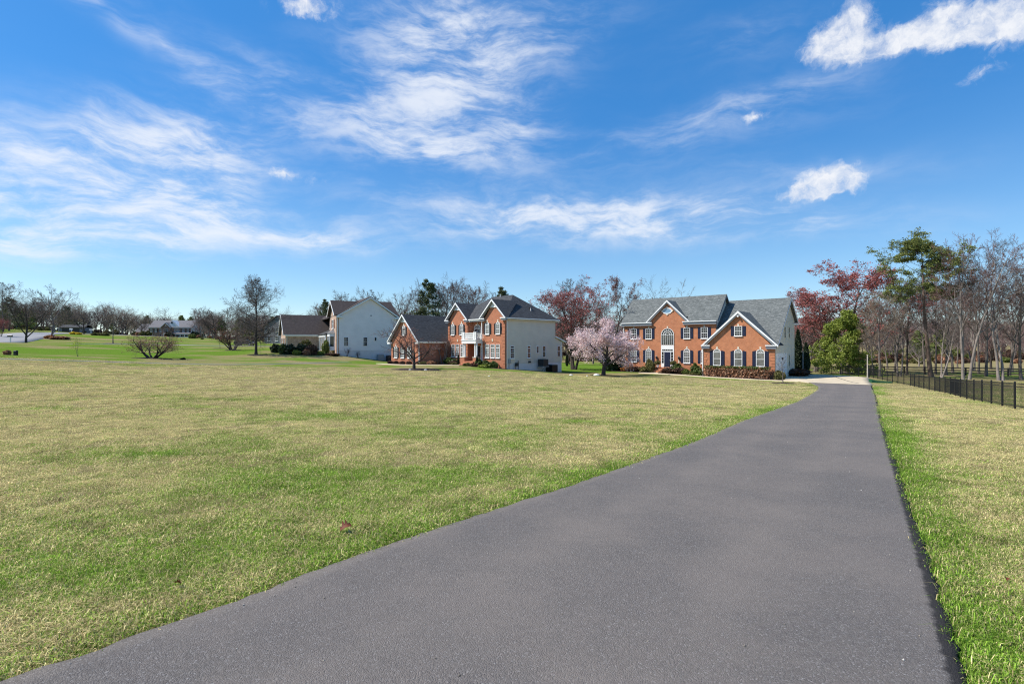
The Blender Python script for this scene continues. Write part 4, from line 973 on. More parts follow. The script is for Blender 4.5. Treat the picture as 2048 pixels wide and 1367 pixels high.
    downspout(h, w1 + .1, yf + .25, .4, 3.2)
    # rear wing, roof seen over the gable
    h.part('rear_roof', MB().slab([(-5.0, 6, 10.1), (-5.0, 11.0, 10.1), (-.6, 11.7, 6.6), (-.6, 6, 6.6)], .14), 'shingle_brown'); h.part('rear_roof', MB().slab([(-5.0, 6, 10.1), (-9.4, 6, 6.6), (-9.4, 11.7, 6.6), (-5.0, 11.0, 10.1)], .14), 'shingle_brown')
    h.box('rear_wall', 'siding_pale', -9, -1, 10.6, 11.5, B, 6.5)
build_h3()

# ---- far house across the lawns
def build_h4():
    ox, oy = (297 - 1024) / 1000 * 250, 250; z0 = 4.4
    h = House('colonial_house', 'distant brown brick house with grey roof, white porch and front gable', (ox, oy), 0, z0); B = z0 - 2.5
    h.box('front_wall', 'brick_brown', 0, 21.4, 0, .3, B, 10.2); h.box('back_wall', 'siding_white', 0, 21.4, 9.7, 10, B, 10.2); h.box('end_wall', 'siding_white', 21.42, 21.7, .0, 10, B, 10.2); h.box('end_wall', 'siding_white', -.02, .28, .3, 9.7, B, 10.2)
    h.part('roof_slope', MB().slab([(-.5, -.5, 10.3), (22, -.5, 10.3), (22, 5, 14.0), (-.5, 5, 14.0)]), 'shingle_taupe'); h.part('roof_slope', MB().slab([(-.5, 5.002, 14.0), (22, 5.002, 14.0), (22, 10.5, 10.3), (-.5, 10.5, 10.3)]), 'shingle_taupe')
    h.part('end_gable', MB().prism_x([(.3, 10.2), (9.7, 10.2), (5, 13.6)], 21.7, 21.42), 'siding_white')
    h.part('gable_wall', MB().prism_y([(7.2, B), (11.6, B), (11.6, 10.2), (9.4, 12.4), (7.2, 10.2)], -1.0, -.7), 'brick_brown'); h.box('bay_side_wall', 'brick_brown', 11.3, 11.6, -.7, 0, B, 10.2)
    h.part('gable_roof', MB().slab([(9.4, -1.4, 12.7), (6.7, -1.4, 10.1), (6.7, .2, 10.1), (9.4, 3, 12.7)], .14), 'shingle_taupe'); h.part('gable_roof', MB().slab([(9.4, -1.4, 12.7), (9.4, 3, 12.7), (12.1, .2, 10.1), (12.1, -1.4, 10.1)], .14), 'shingle_taupe')
    h.rake(6.6, 10.1, 9.4, 12.7, -1.48, -1.4, .35); h.rake(12.2, 10.1, 9.4, 12.7, -1.483, -1.403, .35)
    gw = h.part('upper_gable', MB().prism_y([(9.6, 10.5), (15.6, 10.5), (12.0, 13.9)], -.2, 3.5), 'siding_white'); h.box('vent', 'dark_metal', 11.4, 12.3, -.26, -.2, 12.2, 13.0, gw)
    h.box('frieze', 'white_paint', .0, 7.0, -.4, -.01, 9.95, 10.25); h.box('frieze', 'white_paint', 12.0, 21.4, -.4, -.01, 9.95, 10.25)
    for a in (1.0, 3.2, 5.6, 13.0, 14.4, 17.0, 19.2): window(h, 'front', 0, a, a + 1.0, 7.9, 9.5, cols=2, rows=2, shutter='black_shutter' if a not in (13.0, 14.4) else None, sw=.4, glass='glass_curtain')
    window(h, 'front', -1.0, 8.4, 10.4, 7.6, 9.4, cols=4, rows=2); window(h, 'front', -1.0, 8.0, 10.8, 5.2, 7.0, cols=4, rows=2, fw=.25)
    h.part('oval_window', MB().prism_y([(9.4 + .3 * math.cos(k * math.pi / 4), 11.2 + .3 * math.sin(k * math.pi / 4)) for k in range(8)], -1.05, -1.0), 'white_paint')
    for a in (1.0, 3.2, 5.4): window(h, 'front', 0, a, a + 1.1, 5.1, 6.9, cols=2, rows=2)
    h.part('porch_roof', MB().slab([(11.7, -2.6, 7.0), (23.6, -2.6, 7.0), (23.6, 0, 7.7), (11.7, 0, 7.7)], .2), 'shingle_taupe'); h.box('porch_beam', 'white_paint', 11.8, 23.5, -2.5, -2.2, 6.5, 6.8)
    for x in (12.2, 15.2, 17.4, 19.5, 21.4, 23.3): h.part('porch_column', MB().cyl((x, -2.35), .16, 4.2, 6.5, 8), 'white_paint')
    h.box('porch_floor', 'concrete', 11.7, 23.5, -2.6, 0, B, 4.7); h.box('porch_rail', 'white_paint', 15.4, 23.2, -2.4, -2.3, 5.0, 5.6)
    for a in (16.0, 18.2, 20.2): window(h, 'front', 0, a, a + 1.2, 4.9, 6.6, cols=2, rows=2)
    door(h, 'front', 0, 13.2, 14.3, 4.7, 6.8, 'black_metal')
    h.box('wing_wall', 'siding_beige', -8.4, -.02, 2, 9, B, 7.6); h.part('wing_roof', MB().slab([(-8.8, 1.5, 7.6), (-.02, 1.5, 7.6), (-.02, 5.5, 12.2), (-7.4, 5.5, 12.2)]), 'shingle_taupe'); h.part('wing_roof', MB().slab([(-7.4, 5.502, 12.2), (-.02, 5.502, 12.2), (-.02, 9.5, 7.6), (-8.8, 9.5, 7.6)]), 'shingle_taupe'); h.part('wing_roof', MB().slab([(-8.8, 1.5, 7.6), (-7.4, 5.5, 12.2), (-8.8, 9.5, 7.6)]), 'shingle_taupe')
    for a in (-7.6, -5.6, -3.4): window(h, 'front', 2, a, a + 1.2, 4.6, 6.6, cols=2, rows=2)
    h.box('chimney', 'brick_brown', -9.6, -8.42, 4, 5.6, B, 7.0)
build_h4()


def build_h5():
    x, y = spot(548, 160); z0 = H(x, y)
    h = House('distant_house', 'pale grey house partly hidden behind the tall bare lawn tree', (x, y), -20, z0); B = z0 - 2
    h.part('front_wall', MB().prism_y([(-4, B), (7, B), (7, z0 + 5.4), (1.5, z0 + 8.6), (-4, z0 + 5.4)], 0, .3), 'muted_wall'); h.box('side_wall', 'muted_wall', 6.7, 7, .3, 10, B, z0 + 5.4); h.box('end_wall', 'muted_wall', -4, -3.7, .3, 10, B, z0 + 5.4)
    h.part('roof_slope', MB().slab([(1.5, -.4, z0 + 9), (-4.5, -.4, z0 + 5.4), (-4.5, 10.4, z0 + 5.4), (1.5, 10.4, z0 + 9)]), 'shingle_brown'); h.part('roof_slope', MB().slab([(1.5, -.4, z0 + 9), (1.5, 10.4, z0 + 9), (7.5, 10.4, z0 + 5.4), (7.5, -.4, z0 + 5.4)]), 'shingle_brown')
    for a in (-2.6, .6, 4.2):
        window(h, 'front', 0, a, a + 1.1, z0 + 3.6, z0 + 5, cols=2, rows=2)
        window(h, 'front', 0, a, a + 1.1, z0 + .8, z0 + 2.4, cols=2, rows=2)
    x, y = spot(118, 190); z0 = H(x, y)
    h = House('outbuilding', 'low dark outbuilding among the trees beyond the left street', (x, y), 8, z0); props(h.root, None, 'shed')
    h.box('wall', 'slate_trim', 0, 8.4, 0, 5, z0 - 1.5, z0 + 1.7); h.part('roof_slope', MB().slab([(-.3, -.4, z0 + 1.7), (8.7, -.4, z0 + 1.7), (8.7, 2.5, z0 + 2.8), (-.3, 2.5, z0 + 2.8)]), 'shingle_dark'); h.part('roof_slope', MB().slab([(-.3, 2.502, z0 + 2.8), (8.7, 2.502, z0 + 2.8), (8.7, 5.4, z0 + 1.7), (-.3, 5.4, z0 + 1.7)]), 'shingle_dark')
    h.box('door', 'dark_metal', 1, 3.4, -.03, 0, z0 - .6, z0 + 1.4); h.box('door', 'dark_metal', 4.6, 7, -.03, 0, z0 - .6, z0 + 1.4)
build_h5()


# ------------------------------------------------------------------ trees
def tubes(P, R, k):
    """P (N,S,3) centre lines, R (N,S) radii -> verts, quads"""
    N, S, _ = P.shape; T = np.gradient(P, axis=1); T /= np.linalg.norm(T, axis=2, keepdims=True) + 1e-9
    ref = np.where(np.abs(T[:, :1, 2:3]) > .9, np.array([1., 0, 0]), np.array([0, 0, 1.])) * np.ones((N, S, 1))
    U = np.cross(T, ref); U /= np.linalg.norm(U, axis=2, keepdims=True) + 1e-9; W = np.cross(T, U)
    a = np.arange(k) * 2 * math.pi / k
    V = P[:, :, None] + R[:, :, None, None] * (U[:, :, None] * np.cos(a)[None, None, :, None] + W[:, :, None] * np.sin(a)[None, None, :, None])
    i = np.arange(N * S * k).reshape(N, S, k); j = np.roll(i, -1, 2)
    F = np.stack([i[:, :-1], j[:, :-1], j[:, 1:], i[:, 1:]], -1).reshape(-1, 4)
    return V.reshape(-1, 3), F


def unit(v): return v / (np.linalg.norm(v, axis=-1, keepdims=True) + 1e-9)


def polyline(rng, p0, d0, L, S, wander, up, out=None):
    N = len(p0); P = np.empty((N, S, 3)); P[:, 0] = p0; d = unit(d0); st = (L / (S - 1))[:, None]
    for s in range(1, S):
        d = unit(d + rng.normal(0, wander, (N, 3)) + np.array([0, 0, up]))
        P[:, s] = P[:, s - 1] + d * st
    return P


def grow(seed, height=10., stems=1, lean=0.0, spread=0.0, trunk_r=.02, trunk_frac=1.0, wander=.06, levels=()):
    """returns list of (P,R) per level; level 0 = stems"""
    rng = np.random.default_rng(seed); a = rng.random(stems) * 2 * math.pi + np.arange(stems) * 2.4
    d0 = np.stack([np.cos(a) * spread, np.sin(a) * spread, np.ones(stems)], 1); d0[:, 0] += lean
    L = height * trunk_frac * (1 - .18 * rng.random(stems) * (stems > 1)); p0 = np.stack([np.cos(a), np.sin(a), a * 0], 1) * trunk_r * height * (1.1 if stems > 1 else 0)
    p0[:, 2] = -.03 * height
    P = polyline(rng, p0, d0, L, 12, wander, .06); t = np.linspace(0, 1, 12)[None]
    R = trunk_r * height * (1 - .86 * t ** .9) * np.ones((stems, 1)); R[:, 0] *= 1.35
    if stems > 1: R *= .7
    out = [(P, R)]
    for lv in levels:
        P, R = out[-1]; N, S, _ = P.shape; n = lv['n']; t0, t1 = lv['t']
        tt = t0 + (t1 - t0) * (np.arange(n)[None] + rng.random((N, n))) / n
        f = tt * (S - 1); i0 = np.clip(f.astype(int), 0, S - 2); fr = (f - i0)[..., None]; ix = np.arange(N)[:, None]
        pos = P[ix, i0] * (1 - fr) + P[ix, i0 + 1] * fr; tan = unit(P[ix, i0 + 1] - P[ix, i0]); rad = R[ix, i0] * (1 - fr[..., 0]) + R[ix, i0 + 1] * fr[..., 0]
        Lp = np.linalg.norm(np.diff(P, axis=1), axis=2).sum(1)[:, None]
        az = np.arange(n)[None] * 2.4 + rng.random((N, 1)) * 6.28 + rng.normal(0, .5, (N, n))
        ref = np.where(np.abs(tan[..., 2:3]) > .9, np.array([1., 0, 0]), np.array([0, 0, 1.])); U = unit(np.cross(tan, ref)); W = np.cross(tan, U)
        perp = U * np.cos(az)[..., None] + W * np.sin(az)[..., None]
        ang = np.radians(lv['ang'] + rng.normal(0, lv.get('angv', 8), (N, n)) + lv.get('angt', 0) * (tt - .5))[..., None]
        d = tan * np.cos(ang) + perp * np.sin(ang)
        prof = lv.get('prof', 'flat')
        if prof == 'cone': pr = 1.08 - .95 * (tt - t0) / (t1 - t0)
        elif prof == 'round': q = (tt - t0) / (t1 - t0); pr = .55 + .75 * np.sin(np.pi * np.clip(q * .85 + .12, 0, 1)) - .35 * q
        elif prof == 'oval': q = (tt - t0) / (t1 - t0); pr = .12 + .92 * np.sin(np.pi * (.27 + .73 * q))
        elif prof == 'vase': q = (tt - t0) / (t1 - t0); pr = 1.0 - .45 * q
        else: pr = 1 - .35 * tt
        L = (Lp * lv['len'] * pr * (1 + rng.normal(0, .18, (N, n)))).clip(.02 * height * .3)
        c = polyline(rng, pos.reshape(-1, 3), d.reshape(-1, 3), L.ravel(), lv['seg'], lv.get('wander', .12), lv.get('up', .05))
        r0 = (np.minimum(rad * lv.get('rr', .6), L * .06)).ravel()[:, None].clip(lv.get('rmin', .0))
        R2 = r0 * (1 - lv.get('taper', .75) * np.linspace(0, 1, lv['seg'])[None])
        out.append((c, R2))
    return out


def tris_at(rng, C, size, n, flat=0.0, spread=1.0):
    """n little leaf triangles scattered round each centre"""
    C = np.repeat(C, n, 0); C = C + rng.normal(0, 1, C.shape) * spread * np.array([1, 1, 1 - flat])
    a = unit(rng.normal(0, 1, C.shape)); b = unit(np.cross(a, rng.normal(0, 1, C.shape))); s = size * (.6 + .8 * rng.random((len(C), 1)))
    V = np.stack([C - a * s * .5, C + a * s * .5, C + b * s * .9], 1).reshape(-1, 3); F = np.arange(len(V)).reshape(-1, 3); return V, F


def join(parts):
    V = []; F = []; b = 0
    for v, f in parts:
        V.append(v); F.append(f + b); b += len(v)
    return np.vstack(V), F


def tree_mesh(name, lv, trunk_levels, sides, bark, twig, extra=None):
    """two meshes: trunk and limbs, crown of twigs (+ leaves, a second material)"""
    k = 10.0 / np.percentile(lv[-1][0][..., 2], 99.7); lv = [(P * k, R * k) for P, R in lv]
    if extra: extra = ((extra[0][0] * k, extra[0][1]), extra[1])
    e = lv[-1][0].reshape(-1, 3); WIDTH[name] = (np.percentile(e[:, 0], 97) - np.percentile(e[:, 0], 3), np.percentile(e[:, 2], 5))
    tm = mesh_np(name + '_trunk', *join([tubes(P, R, sides[i]) for i, (P, R) in enumerate(lv[:trunk_levels])]), MATS[bark], True)
    parts = [tubes(P, R, sides[trunk_levels + i]) for i, (P, R) in enumerate(lv[trunk_levels:])]
    nq = sum(len(f) for _, f in parts)
    if extra: parts = parts + [extra[0]]
    cm = mesh_np(name + '_crown', *join(parts), MATS[twig])
    if extra:
        cm.materials.append(MATS[extra[1]]); mi = np.zeros(len(cm.polygons), np.int32); mi[nq:] = 1; cm.polygons.foreach_set('material_index', mi)
    return tm, cm


TM = {}; WIDTH = {}
def lev(**k): return k


def make_tree_kinds():
    def rm(h, px_r=.004): return px_r
    H0 = 10.
    tall = [lev(n=17, t=(.34, .99), ang=42, len=.34, seg=6, up=.07, wander=.13, prof='round', rr=.55), lev(n=7, t=(.25, 1), ang=40, len=.46, seg=5, up=.06, wander=.14, rr=.6), lev(n=7, t=(.2, 1), ang=38, len=.5, seg=4, up=.05, wander=.14, rr=.6, rmin=.011), lev(n=6, t=(.2, 1), ang=36, len=.55, seg=2, up=.05, wander=.12, rr=.7, rmin=.0085, taper=.5)]
    for i, s in enumerate((11, 12, 13)):
        TM['tall%d' % i] = tree_mesh('tall', grow(s, H0, 1, .06 * (i - 1), 0, .0145, .93, .055, tall), 3, [8, 5, 4, 3, 3], 'bark_grey', 'twig_brown')
    fork = [lev(n=10, t=(.38, .99), ang=36, len=.36, seg=6, up=.08, wander=.13, prof='round', rr=.55), lev(n=6, t=(.25, 1), ang=40, len=.48, seg=5, up=.06, wander=.14, rr=.6), lev(n=6, t=(.2, 1), ang=38, len=.5, seg=4, up=.04, rr=.6, rmin=.011), lev(n=5, t=(.2, 1), ang=36, len=.55, seg=2, up=.05, rr=.7, rmin=.0085, taper=.5)]
    TM['fork2'] = tree_mesh('fork', grow(21, H0, 2, 0.04, .16, .0165, .97, .06, fork), 3, [8, 5, 4, 3, 3], 'bark_pale', 'twig_grey')
    TM['fork3'] = tree_mesh('fork', grow(24, H0, 3, 0, .15, .0165, .98, .05, fork), 3, [8, 5, 4, 3, 3], 'bark_pale', 'twig_red')
    vase = [lev(n=11, t=(.16, .8), ang=50, len=.85, seg=8, up=.055, wander=.10, prof='vase', rr=.62), lev(n=9, t=(.25, 1), ang=40, len=.40, seg=5, up=.04, wander=.14, rr=.6), lev(n=8, t=(.15, 1), ang=40, len=.48, seg=4, up=.02, rr=.62, rmin=.011), lev(n=6, t=(.2, 1), ang=36, len=.52, seg=2, up=.02, rr=.7, rmin=.0085, taper=.5)]
    for i, s in enumerate((31, 33)):
        TM['vase%d' % i] = tree_mesh('vase', grow(s, H0, 1, 0, 0, .020, .66, .05, vase), 3, [9, 6, 4, 3, 3], 'bark_dark', 'twig_brown')
    pin = [lev(n=54, t=(.17, .99), ang=66, angt=-60, len=.37, seg=6, up=.03, wander=.08, prof='oval', rr=.42), lev(n=10, t=(.12, 1), ang=44, len=.42, seg=4, up=.02, rr=.6), lev(n=8, t=(.12, 1), ang=42, len=.5, seg=3, up=.02, rr=.65, rmin=.012), lev(n=4, t=(.2, 1), ang=38, len=.6, seg=2, up=.02, rr=.7, rmin=.0085, taper=.5)]
    TM['pin'] = tree_mesh('pin', grow(41, H0, 1, 0, 0, .021, .97, .02, pin), 2, [9, 5, 4, 3, 3], 'bark_dark', 'twig_grey')
    # red flowering maples
    mp = [lev(n=13, t=(.16, .97), ang=46, len=.62, seg=7, up=.05, wander=.1, prof='vase', rr=.6), lev(n=8, t=(.25, 1), ang=42, len=.44, seg=5, up=.05, rr=.6), lev(n=7, t=(.15, 1), ang=42, len=.5, seg=4, up=.04, rr=.62, rmin=.011), lev(n=4, t=(.2, 1), ang=38, len=.5, seg=2, up=.04, rr=.7, rmin=.0085, taper=.5)]
    for i, (s, kind, cnt, sz) in enumerate(((51, 'bud_red', 7, .10), (52, 'bud_red', 11, .095), (53, 'bud_rust', 6, .09))):
        g = grow(s, H0, 3 if i == 0 else 1, 0, .18, .019, .86, .05, mp); rng = np.random.default_rng(s); e = g[-1][0][:, 1:].reshape(-1, 3); e = e[rng.random(len(e)) < (.45 if i == 0 else .8)]
        z = e[:, 2] / e[:, 2].max(); keep = rng.random(len(e)) < np.clip(.2 + 1.1 * (z - .30), .12, .95); TM['maple%d' % i] = tree_mesh('maple', g, 3, [8, 5, 4, 3, 3], 'bark_dark' if i != 1 else 'bark_grey', 'twig_brown', (tris_at(rng, e[keep], sz, cnt, 0, .10), kind))
    # cherry in blossom
    ch = [lev(n=9, t=(.24, .8), ang=58, len=.95, seg=8, up=.035, wander=.08, prof='vase', rr=.62), lev(n=9, t=(.22, 1), ang=42, len=.42, seg=5, up=.0, rr=.55), lev(n=7, t=(.1, 1), ang=42, len=.5, seg=4, up=-.02, rr=.6, rmin=.012), lev(n=3, t=(.1, 1), ang=40, len=.5, seg=3, up=-.03, rr=.7, rmin=.009, taper=.5)]
    g = grow(61, H0, 1, -.03, 0, .036, .60, .05, ch); rng = np.random.default_rng(3); e = np.concatenate([g[-1][0][:, ::1].reshape(-1, 3), g[-2][0][:, 1:].reshape(-1, 3)]); e = e[rng.random(len(e)) < .8]
    TM['cherry'] = tree_mesh('cherry', g, 3, [9, 6, 4, 3, 3], 'bark_dark', 'twig_brown', (tris_at(rng, e, .135, 5, 0, .17), 'blossom'))
    # low wide ornamental trees on the lawn
    og = [lev(n=7, t=(.2, .6), ang=60, len=1.25, seg=9, up=.05, wander=.10, rr=.66), lev(n=8, t=(.25, 1), ang=42, len=.45, seg=6, up=.04, wander=.13, rr=.6), lev(n=7, t=(.15, 1), ang=42, len=.52, seg=4, up=.05, rr=.62, rmin=.022), lev(n=6, t=(.15, 1), ang=40, len=.5, seg=3, up=.05, rr=.7, rmin=.018, taper=.5)]
    TM['ornamental'] = tree_mesh('ornamental', grow(71, H0, 1, 0, 0, .030, .55, .06, og), 3, [9, 6, 4, 3, 3], 'bark_dark', 'twig_red')
    ms = [lev(n=7, t=(.3, .95), ang=40, len=.55, seg=6, up=.03, wander=.1, rr=.62), lev(n=6, t=(.2, 1), ang=42, len=.5, seg=5, up=.03, rr=.62), lev(n=5, t=(.15, 1), ang=42, len=.55, seg=3, up=.03, rr=.62, rmin=.016, taper=.5)]
    g = grow(74, H0, 9, 0, .85, .038, .92, .06, ms); rng = np.random.default_rng(9); e = g[-1][0][:, -1]
    TM['magnolia'] = tree_mesh('magnolia', g, 2, [6, 4, 3, 3], 'bark_dark', 'twig_tan', (tris_at(rng, e, .22, 1, 0, .05), 'bud_rust'))
    cr = [lev(n=8, t=(.35, .98), ang=34, len=.46, seg=6, up=.05, wander=.1, rr=.6), lev(n=7, t=(.2, 1), ang=38, len=.5, seg=4, up=.04, rr=.62), lev(n=5, t=(.15, 1), ang=38, len=.55, seg=3, up=.04, rr=.62, rmin=.012, taper=.5)]
    TM['crape'] = tree_mesh('crape', grow(77, H0, 5, 0, .30, .028, .95, .05, cr), 2, [6, 4, 3, 3], 'bark_pale', 'twig_red')
    sa = [lev(n=16, t=(.3, .98), ang=38, len=.36, seg=5, up=.07, wander=.08, prof='round', rr=.5), lev(n=6, t=(.15, 1), ang=38, len=.5, seg=4, up=.06, rr=.6, rmin=.015), lev(n=5, t=(.15, 1), ang=36, len=.55, seg=3, up=.06, rr=.65, rmin=.010, taper=.5)]
    TM['young'] = tree_mesh('young', grow(81, H0, 1, 0, 0, .016, .95, .025, sa), 2, [6, 4, 3, 3], 'bark_grey', 'twig_tan')
    g = grow(83, H0, 2, .12, .10, .012, .95, .04, [lev(n=7, t=(.35, .98), ang=40, len=.4, seg=5, up=.05, rr=.5, rmin=.02), lev(n=5, t=(.15, 1), ang=38, len=.5, seg=3, up=.05, rr=.6, rmin=.015)])
    TM['sapling'] = tree_mesh('sapling', g, 2, [6, 4, 3], 'bark_grey', 'twig_tan', (tris_at(np.random.default_rng(5), g[-1][0][:, -1], .28, 5, 0, .25), 'leaf_sprout'))
    sb = [lev(n=9, t=(.22, .98), ang=36, len=.5, seg=5, up=.09, wander=.1, rr=.55, rmin=.06), lev(n=5, t=(.2, 1), ang=36, len=.5, seg=4, up=.08, rr=.6, rmin=.045), lev(n=3, t=(.2, 1), ang=34, len=.5, seg=3, up=.08, rr=.65, rmin=.034, taper=.5)]
    TM['bare_sapling'] = tree_mesh('bare_sapling', grow(86, H0, 1, .03, 0, .026, .9, .06, sb), 2, [6, 4, 3, 3], 'bark_grey', 'twig_grey')
    # conifers
    pn = [lev(n=26, t=(.58, .99), ang=78, angt=-60, len=.215, seg=6, up=.025, wander=.1, prof='round', rr=.36), lev(n=8, t=(.3, 1), ang=46, len=.4, seg=4, up=.06, rr=.6), lev(n=4, t=(.4, 1), ang=40, len=.5, seg=3, up=.08, rr=.6, rmin=.008)]
    g = grow(91, H0, 1, -.11, 0, .016, .98, .025, pn); rng = np.random.default_rng(12); e = np.concatenate([g[-1][0][:, -1], g[-1][0][:, 1], g[-2][0][:, -1]])
    TM['pine'] = tree_mesh('pine', g, 2, [8, 5, 4, 3], 'bark_pine', 'twig_brown', (tris_at(rng, e, .070, 26, .55, .11), 'needle'))
    cf = [lev(n=46, t=(.12, .99), ang=76, angt=-35, len=.34, seg=5, up=.03, wander=.07, prof='cone', rr=.3), lev(n=8, t=(.25, 1), ang=46, len=.38, seg=3, up=.03, rr=.6, rmin=.008)]
    g = grow(93, H0, 1, 0, 0, .016, .98, .02, cf); e = np.concatenate([g[-1][0][:, -1], g[-1][0][:, 1]])
    TM['conifer'] = tree_mesh('conifer', g, 2, [8, 5, 3], 'bark_pine', 'twig_brown', (tris_at(np.random.default_rng(13), e, .12, 20, .4, .12), 'needle_dark'))
    # broadleaf evergreen with a full, uneven crown
    hl = [lev(n=34, t=(.06, .98), ang=74, angt=-50, len=.50, seg=5, up=.04, wander=.1, prof='cone', rr=.4), lev(n=9, t=(.2, 1), ang=45, len=.42, seg=4, up=.02, rr=.6), lev(n=5, t=(.2, 1), ang=42, len=.5, seg=3, up=0, rr=.6, rmin=.008)]
    g = grow(95, H0, 1, 0, 0, .024, .95, .03, hl); e = np.concatenate([g[-1][0][:, -1], g[-1][0][:, 1], g[-2][0][:, -1]])
    TM['holly'] = tree_mesh('holly', g, 2, [8, 5, 4, 3], 'bark_grey', 'twig_brown', (tris_at(np.random.default_rng(14), e, .16, 18, .1, .17), 'leaf_holly'))
    # dense dark arborvitae: foliage shell all the way down
    rng = np.random.default_rng(15); n = 9000; z = rng.random(n) ** .8; r = .92 * np.minimum(1, .35 + 2.2 * z) * np.clip(1 - z, 0, 1) ** .62 * (1.28) ; a = rng.random(n) * 6.283; r = r * (.80 + .22 * rng.random(n) + .10 * np.sin(a * 5 + z * 14))
    C = np.stack([r * np.cos(a) * 1.35, r * np.sin(a) * 1.35, z * 9.9 + .1], 1)
    g = grow(97, H0, 1, 0, 0, .02, .9, .02, [lev(n=30, t=(.05, .97), ang=50, len=.1, seg=3, rr=.4)])
    core_z = np.linspace(0, 1, 12); coreP = np.stack([core_z * 0, core_z * 0, core_z * 9.6 + .1], 1)[None]; coreR = (.74 * 1.35 * 1.28 * .92 * np.minimum(1, .35 + 2.2 * core_z) * np.clip(1 - core_z, 0, 1) ** .62)[None]
    tv, tf = tris_at(rng, C, .30, 2, 0, .05); cv, cfx = tubes(coreP, coreR, 14); 
    tm = mesh_np('arborvitae_trunk', *join([tubes(*g[0], 8)]), MATS['bark_dark'], True); V, F = join([(cv, cfx), (tv, tf)]); cm = mesh_np('arborvitae_crown', V, F, MATS['leaf_dark']); TM['arborvitae'] = (tm, cm)
    # cheap trees for the far woods
    fw = [lev(n=15, t=(.22, .99), ang=42, len=.40, seg=5, up=.07, prof='round', rr=.6), lev(n=7, t=(.2, 1), ang=42, len=.48, seg=3, up=.05, rr=.65, rmin=.018), lev(n=6, t=(.2, 1), ang=40, len=.55, seg=3, up=.04, rr=.7, rmin=.014, taper=.4)]
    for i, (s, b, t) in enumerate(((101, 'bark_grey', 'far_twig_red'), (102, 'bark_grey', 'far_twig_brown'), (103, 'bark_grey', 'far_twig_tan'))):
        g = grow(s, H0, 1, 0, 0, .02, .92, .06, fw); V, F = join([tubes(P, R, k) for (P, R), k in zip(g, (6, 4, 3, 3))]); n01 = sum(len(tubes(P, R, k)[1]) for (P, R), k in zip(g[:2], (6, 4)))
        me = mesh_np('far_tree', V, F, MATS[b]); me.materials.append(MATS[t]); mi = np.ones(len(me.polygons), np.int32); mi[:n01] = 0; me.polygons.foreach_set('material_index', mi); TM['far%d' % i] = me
    g = grow(104, H0, 1, 0, 0, .02, .95, .03, [lev(n=34, t=(.15, .99), ang=70, angt=-40, len=.32, seg=4, prof='cone', rr=.4), lev(n=6, t=(.3, 1), ang=45, len=.4, seg=3, rr=.6)]); e = np.concatenate([g[-1][0][:, -1], g[-1][0][:, 1]])
    V, F = join([tubes(*g[0], 6), tubes(*g[1], 3), tris_at(np.random.default_rng(2), e, .34, 8, .3, .2)]); TM['far3'] = mesh_np('far_tree', V, F, MATS['needle'])


make_tree_kinds()


def tree(kind, name, label, x, y, h, rz=0.0, wide=1.0, group=None, z=None, cat='tree', crown=None, bark=None, lean=0.0):
    tm, cm = TM[kind]; z = H(x, y) if z is None else z
    r = empty(name, (x, y, z), rz); s = h / 10.0; r.scale = (s * wide, s * wide, s); r.rotation_euler = (0, lean, rz); props(r, label, cat, group)
    for nm, me, ov in (('trunk', tm, bark), ('crown', cm, crown)):
        o = bpy.data.objects.new(nm, me); link(o, r)
        if ov: o.material_slots[0].link = 'OBJECT'; o.material_slots[0].material = MATS[ov]
    return r


def T(kind, name, label, px, d, h, rz=0.0, wide=1.0, group=None, **k):
    x, y = spot(px, d); return tree(kind, name, label, x, y, h, rz, wide, group, **k)


